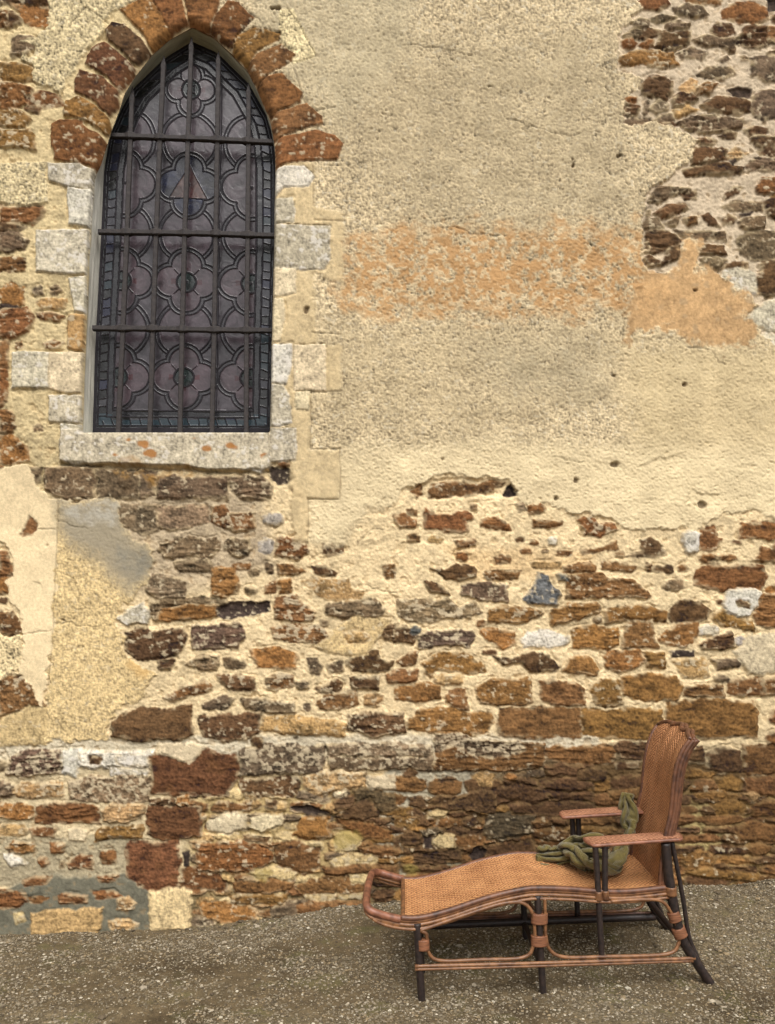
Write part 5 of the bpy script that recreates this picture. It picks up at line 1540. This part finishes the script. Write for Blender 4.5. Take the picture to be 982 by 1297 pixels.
    753, 187, 490, 747, 179, 501, 730, 185, 493, 719, 187, 478, 725, 198, 472, 736, 195, 484, 745, 200, 478, 757, 209, 478, 754, 206, 464, 738, 201, 459, 731, 200, 445, 732, 207, 431, 737, 221, 434, 733, 217, 452, 743, 232, 462, 746, 234, 449, 737, 237, 436, 740, 230, 420, 750, 239, 411, 745, 248, 404, 738, 261, 405, 745, 265, 422, 746, 270, 413, 755, 280, 399, 759, 290, 397, 774, 301, 416,
    753, 214, 496, 744, 209, 509, 725, 213, 505, 711, 204, 510, 706, 211, 494, 720, 214, 488, 734, 218, 491, 740, 225, 483, 738, 224, 469, 724, 214, 466, 715, 203, 459, 710, 210, 442, 716, 222, 433, 715, 227, 452, 726, 237, 462, 733, 242, 450, 723, 237, 432, 722, 234, 417, 733, 240, 403, 733, 248, 418, 737, 257, 425, 742, 272, 414, 739, 271, 390, 751, 271, 381, 758, 286, 371, 766, 298, 387,
    740, 241, 497, 729, 235, 510, 725, 233, 527, 709, 232, 526, 701, 232, 511, 703, 233, 496, 718, 234, 498, 724, 238, 485, 715, 229, 476, 705, 231, 464, 692, 217, 469, 688, 224, 452, 696, 232, 442, 707, 240, 438, 713, 246, 454, 723, 255, 450, 729, 253, 434, 712, 250, 423, 714, 252, 404, 721, 265, 406, 728, 265, 425, 748, 277, 425, 747, 280, 413, 743, 280, 387, 756, 298, 381, 773, 307, 377,
    728, 265, 495, 729, 265, 510, 726, 264, 529, 703, 266, 534, 703, 256, 518, 709, 249, 504, 716, 254, 490, 717, 255, 474, 704, 247, 482, 695, 236, 486, 681, 239, 477, 680, 254, 460, 701, 245, 464, 691, 251, 450, 702, 258, 443, 709, 266, 449, 715, 265, 436, 696, 260, 429, 705, 266, 420, 717, 269, 425, 721, 278, 430, 735, 280, 416, 749, 286, 423, 739, 292, 389, 747, 302, 377, 767, 314, 385,
    710, 289, 502, 721, 298, 500, 733, 298, 513, 717, 288, 535, 713, 279, 519, 703, 272, 508, 707, 270, 495, 715, 278, 480, 694, 272, 492, 690, 262, 507, 674, 246, 503, 684, 260, 488, 692, 259, 475, 707, 259, 464, 695, 268, 453, 696, 277, 447, 706, 284, 437, 687, 282, 432, 687, 282, 415, 703, 284, 421, 717, 286, 414, 730, 292, 410, 742, 290, 427, 736, 299, 398, 735, 308, 371, 754, 320, 380,
    704, 312, 517, 696, 300, 519, 703, 305, 536, 688, 286, 536, 691, 279, 523, 683, 283, 506, 696, 289, 499, 703, 295, 486, 685, 291, 489, 676, 280, 490, 663, 272, 494, 666, 268, 475, 681, 272, 465, 701, 274, 473, 706, 279, 459, 694, 285, 454, 691, 292, 442, 688, 301, 425, 695, 298, 411, 711, 294, 408, 719, 297, 424, 736, 299, 419, 753, 300, 420, 746, 301, 399, 728, 315, 383, 734, 326, 375,
    682, 327, 535, 674, 313, 533, 660, 305, 536, 666, 294, 524, 671, 295, 510, 684, 305, 511, 696, 311, 506, 691, 314, 494, 676, 307, 498, 661, 301, 493, 656, 297, 478, 665, 293, 464, 680, 291, 473, 697, 288, 471, 710, 293, 468, 709, 292, 459, 707, 297, 443, 697, 310, 435, 703, 302, 429, 704, 310, 417, 722, 305, 409, 742, 303, 412, 762, 297, 416, 761, 301, 405, 747, 314, 387, 728, 326, 392,
    660, 343, 531, 651, 331, 527, 646, 318, 520, 655, 308, 504, 664, 319, 515, 677, 328, 520, 691, 326, 513, 678, 329, 506, 669, 325, 493, 657, 323, 484, 658, 317, 472, 672, 310, 479, 686, 309, 481, 699, 308, 472, 710, 316, 467, 712, 312, 457, 697, 316, 449, 714, 307, 449, 721, 308, 441, 717, 313, 429, 732, 313, 416, 746, 302, 430, 760, 302, 431, 766, 311, 420, 753, 311, 412, 750, 322, 396,
    648, 364, 510, 644, 352, 502, 645, 340, 491, 659, 337, 494, 667, 347, 508, 678, 355, 524, 692, 347, 516, 692, 342, 498, 678, 342, 492, 676, 337, 478, 678, 333, 467, 685, 333, 483, 698, 329, 487, 710, 323, 481, 723, 324, 472, 713, 327, 458, 699, 335, 450, 710, 323, 440, 718, 331, 444, 728, 330, 434, 739, 316, 430, 755, 310, 429, 766, 307, 432, 753, 310, 421, 737, 317, 402, 746, 331, 396,
    664, 389, 487, 653, 383, 484, 657, 371, 477, 668, 370, 487, 675, 378, 502, 683, 380, 518, 696, 370, 513, 696, 361, 492, 694, 354, 480, 684, 355, 471, 686, 354, 454, 696, 349, 465, 705, 344, 486, 721, 334, 480, 729, 331, 469, 723, 334, 454, 708, 345, 448, 705, 342, 436, 714, 341, 436, 729, 340, 431, 744, 324, 432, 757, 317, 430, 766, 319, 432, 751, 319, 416, 734, 329, 406, 733, 336, 389,
    682, 406, 470, 682, 392, 471, 687, 378, 462, 690, 380, 480, 692, 393, 491, 703, 397, 509, 709, 382, 505, 713, 367, 484, 710, 366, 468, 705, 359, 459, 703, 360, 445, 714, 349, 455, 712, 354, 471, 724, 343, 466, 736, 338, 462, 734, 337, 447, 721, 351, 440, 719, 346, 427, 713, 341, 415, 724, 331, 415, 738, 333, 433, 754, 327, 431, 761, 328, 426, 761, 322, 405, 743, 337, 410, 736, 345, 405,
    701, 410, 441, 698, 415, 457, 707, 405, 458, 708, 396, 475, 716, 403, 494, 726, 398, 506, 727, 383, 489, 724, 374, 476, 726, 375, 460, 717, 376, 446, 722, 367, 440, 726, 362, 453, 727, 364, 466, 735, 351, 465, 744, 347, 457, 731, 349, 448, 733, 357, 434, 722, 360, 427, 719, 355, 415, 727, 342, 410, 735, 331, 421, 746, 325, 424, 754, 332, 417, 770, 330, 410, 755, 345, 406, 750, 350, 398,
    715, 417, 459, 719, 417, 445, 723, 407, 449, 734, 409, 464, 737, 403, 483, 741, 390, 487, 744, 374, 481, 741, 384, 467, 734, 391, 453, 726, 393, 439, 735, 381, 439, 738, 376, 455, 742, 371, 470, 751, 358, 472, 743, 360, 456, 738, 364, 441, 728, 376, 428, 724, 375, 413, 733, 362, 406, 739, 352, 416, 739, 344, 430, 749, 340, 425, 757, 346, 419, 776, 337, 425, 775, 334, 401, 771, 348, 396,
    730, 427, 468, 737, 425, 456, 741, 411, 459, 752, 404, 466, 752, 394, 472, 762, 383, 482, 763, 371, 473, 756, 384, 463, 750, 402, 451, 739, 408, 438, 747, 395, 439, 749, 387, 454, 754, 372, 456, 765, 360, 460, 756, 362, 447, 751, 379, 435, 740, 389, 423, 738, 386, 406, 748, 370, 405, 745, 366, 424, 750, 355, 437, 762, 347, 434, 759, 358, 423, 768, 350, 413, 788, 339, 414, 789, 340, 402,
    750, 436, 469, 754, 422, 467, 762, 412, 471, 754, 418, 483, 762, 404, 480, 769, 396, 474, 778, 384, 467, 769, 403, 456, 761, 416, 455, 752, 424, 445, 764, 411, 441, 761, 393, 440, 763, 381, 445, 774, 375, 454, 770, 375, 439, 766, 389, 426, 754, 403, 422, 755, 394, 409, 762, 379, 408, 761, 371, 425, 767, 356, 436, 772, 352, 426, 774, 365, 418, 772, 367, 400, 783, 358, 414, 795, 353, 415,
    772, 432, 470, 776, 424, 461, 779, 418, 473, 770, 427, 487, 779, 412, 486, 785, 398, 483, 780, 402, 466, 781, 412, 452, 777, 432, 447, 770, 430, 434, 780, 416, 433, 781, 401, 440, 774, 393, 453, 783, 388, 444, 789, 382, 434, 782, 398, 426, 772, 412, 420, 772, 403, 405, 775, 390, 415, 777, 377, 425, 781, 366, 439, 785, 353, 437, 791, 361, 423, 787, 376, 411, 789, 372, 397, 795, 360, 395,
    780, 446, 456, 786, 442, 466, 798, 429, 467, 786, 438, 482, 793, 423, 478, 794, 413, 472, 796, 408, 460, 798, 423, 456, 797, 436, 442, 791, 435, 428, 798, 421, 436, 793, 410, 445, 793, 391, 455, 797, 382, 456, 798, 393, 440, 800, 402, 428, 797, 410, 413, 795, 397, 399, 792, 390, 416, 798, 374, 428, 800, 366, 440, 800, 354, 439, 801, 347, 421, 805, 363, 412, 811, 374, 409, 813, 376, 398,
    808, 435, 455, 810, 446, 454, 819, 445, 469, 812, 439, 483, 809, 425, 487, 808, 412, 475, 812, 415, 460, 816, 414, 445, 825, 428, 439, 822, 425, 422, 813, 412, 425, 810, 402, 439, 807, 401, 454, 808, 389, 450, 814, 384, 436, 821, 393, 423, 824, 400, 409, 816, 388, 408, 812, 378, 423, 811, 371, 439, 813, 357, 434, 809, 345, 432, 817, 343, 419, 822, 360, 420, 828, 354, 407, 833, 363, 406,
    836, 426, 455, 824, 422, 456, 823, 421, 471, 839, 430, 479, 830, 418, 488, 825, 404, 480, 829, 401, 462, 836, 403, 448, 844, 416, 442, 845, 407, 423, 832, 401, 430, 825, 393, 445, 821, 389, 464, 819, 379, 456, 831, 378, 443, 838, 383, 430, 843, 384, 415, 834, 371, 418, 827, 369, 431, 822, 362, 448, 816, 352, 451, 821, 347, 440, 830, 337, 429, 835, 352, 430, 840, 348, 421, 847, 351, 412,
    855, 404, 457, 847, 402, 463, 845, 401, 476, 858, 412, 475, 847, 407, 493, 838, 392, 488, 837, 385, 471, 850, 387, 459, 862, 392, 448, 863, 387, 433, 848, 387, 442, 838, 378, 458, 828, 375, 470, 826, 366, 463, 836, 364, 453, 848, 370, 444, 858, 374, 430, 852, 363, 426, 841, 359, 439, 832, 349, 453, 821, 335, 452, 819, 336, 441, 834, 345, 440, 850, 339, 431, 855, 350, 431, 854, 343, 428,
    874, 393, 468, 865, 387, 469, 863, 384, 480, 873, 397, 485, 863, 391, 498, 855, 382, 490, 846, 371, 482, 859, 376, 471, 873, 378, 460, 875, 370, 446, 860, 373, 453, 846, 363, 470, 831, 359, 479, 831, 351, 467, 845, 348, 461, 857, 359, 459, 865, 363, 449, 865, 354, 439, 852, 350, 447, 842, 337, 457, 832, 324, 452, 831, 324, 436, 844, 334, 437, 859, 341, 445, 871, 345, 441, 868, 337, 437,
    898, 380, 474, 887, 372, 473, 878, 371, 486, 883, 382, 496, 873, 381, 507, 865, 372, 501, 848, 376, 498, 864, 361, 487, 876, 364, 478, 882, 358, 467, 866, 360, 472, 852, 354, 483, 834, 348, 490, 834, 344, 478, 851, 345, 474, 867, 346, 471, 880, 346, 462, 871, 344, 458, 858, 341, 460, 847, 328, 464, 843, 324, 449, 842, 314, 438, 857, 325, 440, 869, 327, 448, 879, 330, 456, 882, 341, 451,
    908, 364, 493, 910, 378, 494, 895, 374, 501, 879, 363, 500, 873, 369, 514, 860, 366, 511, 847, 363, 504, 864, 354, 499, 882, 350, 499, 891, 345, 487, 875, 346, 487, 861, 346, 493, 839, 338, 491, 836, 334, 479, 854, 331, 472, 867, 334, 481, 881, 336, 484, 889, 331, 474, 872, 331, 470, 860, 324, 459, 846, 317, 456, 851, 306, 448, 868, 310, 445, 880, 306, 452, 894, 303, 455, 888, 314, 459,
    909, 349, 513, 899, 355, 512, 898, 369, 526, 885, 362, 515, 869, 358, 521, 852, 366, 517, 849, 349, 504, 868, 342, 506, 883, 340, 515, 893, 330, 509, 881, 330, 501, 865, 330, 498, 847, 332, 494, 846, 332, 483, 853, 321, 474, 866, 316, 489, 878, 312, 490, 889, 310, 487, 874, 316, 481, 864, 317, 469, 851, 313, 460, 856, 305, 454, 876, 295, 441, 891, 287, 440, 881, 283, 447, 888, 278, 453,
    905, 338, 538, 904, 335, 523, 892, 346, 532, 880, 357, 533, 868, 347, 529, 851, 355, 525, 854, 346, 512, 855, 331, 508, 870, 326, 521, 882, 314, 516, 877, 311, 504, 862, 319, 505, 848, 319, 496, 850, 320, 485, 839, 312, 479, 859, 301, 484, 871, 289, 488, 875, 292, 477, 865, 301, 472, 853, 310, 473, 857, 303, 464, 858, 292, 454, 868, 285, 439, 879, 276, 428, 877, 260, 436, 886, 264, 429,
    896, 325, 549, 893, 321, 534, 880, 332, 531, 871, 342, 542, 857, 351, 539, 848, 342, 530, 842, 341, 517, 857, 331, 520, 860, 314, 527, 871, 301, 528, 872, 296, 512, 857, 306, 513, 856, 303, 497, 843, 306, 490, 834, 301, 487, 854, 289, 492, 862, 276, 480, 868, 273, 467, 856, 284, 470, 843, 293, 474, 845, 291, 463, 855, 278, 458, 860, 272, 441, 864, 265, 425, 870, 261, 411, 873, 250, 417,
    878, 332, 555, 882, 313, 550, 873, 312, 539, 863, 325, 538, 850, 337, 542, 837, 347, 539, 832, 341, 525, 842, 324, 522, 848, 306, 523, 855, 291, 522, 862, 278, 515, 850, 289, 506, 840, 309, 508, 835, 301, 500, 841, 290, 493, 849, 274, 489, 865, 260, 488, 862, 252, 474, 849, 261, 473, 839, 273, 478, 829, 285, 469, 842, 272, 461, 846, 262, 442, 852, 254, 432, 856, 242, 422, 853, 237, 409,
    860, 333, 553, 870, 326, 565, 864, 315, 558, 857, 310, 545, 844, 320, 546, 832, 334, 547, 823, 333, 535, 836, 316, 534, 847, 301, 538, 852, 284, 541, 850, 270, 534, 842, 276, 519, 834, 297, 521, 834, 289, 511, 836, 275, 505, 842, 264, 499, 848, 252, 489, 853, 235, 480, 842, 236, 470, 835, 250, 480, 824, 269, 476, 828, 260, 462, 835, 252, 446, 832, 246, 434, 835, 237, 425, 835, 230, 414,
    847, 332, 564, 856, 328, 579, 856, 312, 577, 853, 306, 564, 843, 303, 553, 830, 313, 550, 818, 319, 542, 827, 302, 532, 833, 288, 541, 842, 285, 557, 840, 264, 554, 830, 267, 536, 825, 279, 523, 816, 291, 510, 819, 277, 501, 824, 264, 495, 835, 253, 505, 844, 237, 498, 832, 228, 488, 821, 236, 479, 823, 252, 488, 816, 254, 475, 812, 261, 456, 818, 242, 439, 810, 245, 423, 811, 237, 428,
    834, 331, 571, 835, 328, 590, 840, 310, 592, 838, 307, 577, 835, 314, 564, 826, 303, 557, 820, 305, 544, 812, 299, 532, 814, 286, 547, 818, 290, 567, 810, 267, 567, 809, 267, 549, 812, 275, 537, 810, 278, 520, 803, 276, 507, 806, 262, 511, 821, 262, 524, 826, 246, 529, 821, 233, 513, 822, 247, 502, 807, 244, 493, 797, 246, 481, 802, 261, 476, 798, 250, 463, 785, 245, 453, 793, 236, 457,
    820, 329, 576, 814, 323, 593, 816, 307, 599, 818, 301, 582, 823, 314, 570, 820, 315, 559, 812, 306, 554, 803, 305, 542, 794, 293, 540, 794, 287, 555, 782, 275, 567, 776, 268, 545, 787, 277, 535, 800, 289, 528, 794, 279, 519, 787, 274, 507, 787, 265, 522, 786, 250, 516, 789, 244, 501, 795, 259, 501, 798, 275, 487, 780, 264, 486, 785, 272, 475, 798, 279, 467, 785, 273, 457, 767, 273, 462,
    807, 339, 577, 796, 330, 590, 793, 312, 595, 798, 304, 578, 805, 320, 569, 813, 334, 561, 808, 321, 552, 796, 318, 547, 787, 310, 539, 781, 307, 555, 767, 300, 557, 774, 293, 542, 772, 292, 527, 790, 305, 521, 787, 294, 509, 775, 289, 513, 767, 276, 517, 763, 262, 511, 766, 260, 496, 774, 274, 499, 782, 288, 496, 784, 284, 481, 773, 283, 471, 780, 289, 462, 787, 297, 449, 789, 281, 447,
    792, 347, 571, 780, 339, 582, 772, 323, 584, 776, 313, 568, 787, 323, 562, 793, 343, 555, 806, 339, 543, 805, 329, 532, 788, 327, 538, 775, 321, 543, 757, 320, 544, 756, 309, 531, 774, 309, 531, 779, 318, 511, 780, 307, 500, 770, 301, 502, 759, 293, 511, 752, 282, 503, 749, 274, 491, 760, 280, 484, 762, 295, 493, 779, 299, 483, 765, 295, 478, 760, 288, 468, 767, 290, 451, 771, 287, 435,
    771, 352, 570, 770, 337, 564, 756, 338, 574, 755, 326, 558, 770, 339, 549, 781, 345, 541, 793, 357, 543, 795, 349, 527, 792, 335, 517, 778, 331, 525, 766, 335, 535, 756, 330, 526, 767, 325, 517, 762, 318, 505, 770, 320, 488, 760, 312, 488, 750, 309, 502, 739, 297, 501, 741, 291, 484, 743, 290, 473, 754, 302, 478, 769, 311, 475, 772, 303, 462, 760, 302, 461, 748, 293, 453, 761, 277, 448,
    777, 367, 555, 766, 358, 552, 751, 357, 563, 743, 348, 550, 755, 352, 540, 766, 360, 529, 775, 369, 534, 784, 365, 519, 784, 355, 507, 772, 342, 505, 775, 349, 521, 762, 347, 523, 753, 338, 515, 746, 330, 504, 763, 335, 500, 753, 329, 493, 750, 318, 485, 739, 315, 502, 743, 309, 490, 746, 310, 476, 751, 307, 463, 757, 324, 472, 766, 322, 460, 765, 318, 450, 761, 301, 442, 752, 283, 436,
    770, 386, 537, 756, 380, 540, 748, 381, 553, 730, 374, 543, 741, 372, 531, 752, 382, 523, 765, 392, 519, 775, 385, 507, 773, 373, 497, 761, 361, 496, 764, 369, 512, 754, 360, 512, 744, 352, 511, 750, 345, 497, 761, 342, 482, 755, 335, 476, 741, 332, 477, 731, 325, 491, 731, 315, 478, 731, 310, 470, 735, 314, 458, 743, 329, 465, 754, 329, 450, 754, 324, 444, 748, 307, 444, 741, 285, 445,
    759, 424, 522, 749, 421, 534, 740, 420, 550, 723, 403, 548, 733, 404, 533, 742, 409, 517, 748, 415, 503, 755, 402, 492, 748, 393, 499, 746, 380, 495, 744, 386, 510, 737, 375, 516, 740, 368, 501, 748, 362, 487, 748, 349, 490, 743, 347, 484, 737, 338, 492, 732, 325, 482, 732, 305, 484, 734, 299, 472, 726, 308, 461, 734, 322, 461, 752, 316, 456, 751, 313, 445, 746, 300, 441, 736, 287, 450,
    733, 436, 498, 723, 437, 511, 714, 429, 521, 704, 417, 532, 713, 410, 517, 716, 419, 504, 723, 421, 491, 727, 421, 478, 729, 395, 475, 724, 393, 487, 726, 377, 497, 719, 376, 510, 724, 362, 505, 729, 369, 485, 731, 358, 494, 734, 345, 500, 722, 335, 500, 720, 320, 491, 721, 312, 477, 723, 301, 467, 733, 299, 457, 726, 320, 459, 739, 322, 454, 740, 311, 451, 735, 301, 437, 726, 287, 445,
    698, 445, 472, 695, 432, 481, 688, 424, 492, 676, 420, 504, 685, 407, 499, 693, 408, 486, 703, 409, 474, 713, 398, 466, 718, 388, 458, 712, 382, 469, 708, 384, 483, 697, 381, 496, 704, 364, 501, 720, 355, 495, 732, 351, 483, 728, 342, 486, 712, 336, 491, 708, 316, 494, 719, 304, 484, 725, 299, 477, 732, 295, 461, 729, 313, 453, 740, 325, 448, 742, 318, 444, 732, 302, 442, 720, 291, 445,
    668, 445, 457, 673, 430, 458, 665, 424, 473, 654, 426, 486, 664, 410, 487, 670, 402, 473, 681, 391, 459, 694, 390, 451, 702, 383, 442, 699, 373, 456, 693, 371, 472, 683, 369, 482, 683, 362, 495, 703, 357, 483, 716, 347, 477, 719, 337, 469, 707, 329, 475, 695, 322, 483, 702, 306, 482, 712, 302, 472, 719, 300, 458, 720, 316, 452, 732, 318, 443, 740, 315, 438, 729, 306, 443, 718, 293, 437,
    652, 441, 445, 650, 438, 465, 648, 422, 458, 651, 411, 471, 658, 401, 474, 656, 410, 454, 669, 409, 451, 676, 396, 440, 682, 382, 441, 684, 368, 448, 679, 364, 464, 667, 361, 474, 669, 353, 485, 687, 347, 482, 699, 338, 473, 705, 333, 462, 695, 322, 461, 683, 320, 470, 688, 305, 468, 697, 301, 460, 702, 311, 448, 705, 320, 438, 717, 328, 431, 727, 324, 424, 728, 310, 424, 716, 300, 427,
    642, 427, 442, 630, 433, 456, 631, 425, 475, 636, 412, 482, 646, 399, 484, 647, 401, 461, 664, 395, 460, 670, 385, 456, 667, 376, 449, 667, 362, 457, 658, 359, 471, 659, 348, 466, 661, 338, 475, 672, 345, 467, 685, 340, 459, 689, 335, 448, 679, 328, 453, 670, 316, 460, 679, 304, 451, 688, 308, 443, 684, 321, 447, 689, 330, 435, 697, 336, 428, 701, 332, 413, 706, 321, 422, 715, 320, 412,
    620, 426, 446, 636, 414, 453, 634, 406, 470, 627, 394, 484, 638, 386, 484, 651, 386, 469, 653, 386, 450, 655, 373, 453, 659, 365, 462, 653, 354, 457, 651, 347, 474, 651, 333, 474, 658, 328, 461, 663, 341, 453, 671, 353, 449, 671, 349, 439, 665, 337, 441, 658, 324, 447, 665, 311, 437, 675, 313, 426, 671, 328, 431, 674, 343, 428, 683, 360, 434, 685, 349, 419, 678, 336, 418, 683, 325, 412,
    614, 422, 460, 625, 409, 464, 632, 390, 469, 620, 385, 478, 628, 376, 483, 643, 371, 473, 642, 389, 467, 639, 378, 458, 648, 370, 450, 642, 363, 462, 642, 347, 459, 635, 336, 465, 645, 334, 451, 649, 354, 445, 655, 369, 443, 654, 361, 433, 647, 349, 432, 644, 334, 433, 646, 320, 429, 653, 326, 417, 651, 340, 424, 652, 357, 417, 657, 376, 422, 663, 358, 404, 649, 342, 405, 657, 331, 404,
    610, 422, 477, 617, 405, 482, 616, 393, 469, 608, 379, 465, 618, 370, 469, 628, 380, 465, 631, 397, 457, 635, 398, 447, 634, 383, 447, 632, 369, 448, 629, 363, 460, 624, 355, 459, 626, 346, 447, 630, 362, 437, 637, 376, 438, 639, 371, 423, 630, 359, 421, 628, 345, 432, 626, 328, 433, 632, 330, 419, 628, 348, 414, 632, 366, 407, 637, 377, 400, 645, 361, 385, 632, 353, 398, 641, 341, 392,
    596, 414, 481, 601, 401, 491, 613, 391, 486, 606, 395, 473, 605, 390, 457, 615, 397, 460, 621, 412, 456, 622, 407, 445, 620, 395, 445, 619, 381, 456, 619, 371, 450, 607, 366, 455, 607, 356, 443, 616, 370, 439, 621, 394, 439, 622, 384, 425, 618, 370, 425, 613, 355, 426, 607, 341, 434, 611, 339, 418, 608, 361, 408, 611, 376, 397, 619, 373, 378, 622, 357, 380, 626, 341, 383, 624, 338, 402,
    583, 407, 492, 587, 388, 491, 599, 377, 486, 601, 376, 471, 596, 397, 469, 601, 411, 467, 604, 425, 460, 606, 420, 448, 600, 406, 448, 609, 395, 441, 607, 383, 441, 598, 379, 443, 590, 371, 440, 600, 380, 431, 602, 399, 427, 613, 404, 408, 607, 384, 410, 600, 369, 421, 593, 357, 430, 589, 347, 419, 590, 367, 410, 592, 377, 392, 602, 369, 387, 601, 354, 383, 610, 350, 397, 610, 331, 392,
    586, 413, 475, 584, 396, 475, 585, 380, 472, 584, 382, 456, 587, 397, 457, 583, 418, 458, 584, 433, 454, 592, 434, 441, 601, 421, 433, 592, 409, 444, 586, 396, 442, 586, 392, 432, 574, 384, 440, 577, 395, 419, 587, 403, 413, 594, 406, 398, 596, 389, 397, 586, 381, 412, 580, 370, 427, 569, 356, 429, 570, 372, 409, 574, 375, 391, 583, 364, 392, 583, 352, 391, 588, 344, 402, 592, 326, 399,
    572, 410, 482, 569, 404, 468, 568, 390, 471, 565, 391, 453, 567, 412, 461, 572, 416, 449, 566, 432, 445, 575, 433, 434, 588, 425, 424, 583, 411, 429, 570, 411, 438, 569, 402, 427, 560, 397, 442, 558, 401, 416, 562, 413, 400, 574, 403, 388, 576, 391, 388, 569, 388, 405, 565, 383, 424, 561, 371, 438, 555, 371, 414, 551, 377, 384, 563, 365, 395, 569, 355, 406, 569, 339, 396, 574, 324, 407,
    573, 428, 474, 566, 416, 483, 558, 407, 482, 550, 399, 472, 550, 414, 458, 550, 416, 442, 550, 429, 437, 555, 432, 426, 574, 419, 435, 579, 423, 417, 565, 424, 419, 555, 416, 425, 545, 407, 434, 543, 403, 420, 545, 410, 398, 558, 398, 401, 555, 390, 389, 547, 389, 401, 540, 388, 417, 546, 387, 434, 550, 369, 435, 542, 373, 407, 541, 363, 397, 554, 350, 395, 553, 337, 408, 557, 327, 394,
]
# ---------------------------------------------------------------- olive knitted throw lying crumpled on the seat
q = np.array(THROW_MM, float).reshape(-1, 3) / 1000.0
_seat = np.interp(q[:, 0], rS, rZ) + 0.026
_f = np.where(q[:, 0] < 0.93, 0.72, 0.72 + 0.28 * np.clip((q[:, 0] - 0.93) / 0.05, 0, 1))
q[:, 2] = np.where(q[:, 2] > _seat, _seat + (q[:, 2] - _seat) * _f, q[:, 2])
P = np.array([CA[0], CA[1], 0]) + np.outer(q[:, 0] + 0.145 * q[:, 1], CS) + np.outer(q[:, 1], CT) + np.outer(q[:, 2], (0, 0, 1))
def mat_knit():
    m = mat_plain('olive_knit', al((128, 115, 66)), 0.95, 0.1, 30, bump=0.2, col2=al((100, 89, 50)))
    nt = m.node_tree; b = nt.nodes['Principled BSDF']; N = nt.nodes.new
    b.inputs['Sheen Weight'].default_value = 0.2; b.inputs['Sheen Roughness'].default_value = 0.5
    uv = N('ShaderNodeUVMap'); uv.uv_map = 'UVMap'
    w = N('ShaderNodeTexWave'); w.inputs['Scale'].default_value = 38; w.inputs['Distortion'].default_value = 1.2; w.inputs['Detail'].default_value = 2; w.bands_direction = 'Y'
    nt.links.new(uv.outputs[0], w.inputs['Vector'])
    bp = N('ShaderNodeBump'); bp.inputs['Strength'].default_value = 0.55; bp.inputs['Distance'].default_value = 0.004
    nt.links.new(w.outputs['Fac'], bp.inputs['Height']); nt.links.new(bp.outputs[0], b.inputs['Normal'])
    return m
uvc = np.stack(np.meshgrid(np.arange(THROW_ROWS) * 0.018, np.arange(THROW_COLS) * 0.018, indexing='ij'), -1).reshape(-1, 2)
throw = mesh_obj('knitted_throw', P, grid_faces(THROW_ROWS, THROW_COLS), mat_knit(), None, uv=uvc)
so = throw.modifiers.new('thickness', 'SOLIDIFY'); so.thickness = 0.007; so.offset = 0
sb = throw.modifiers.new('ease', 'SUBSURF'); sb.levels = 2; sb.render_levels = 2
tag(throw, 'crumpled olive green knitted throw on the rattan chair seat', 'throw')
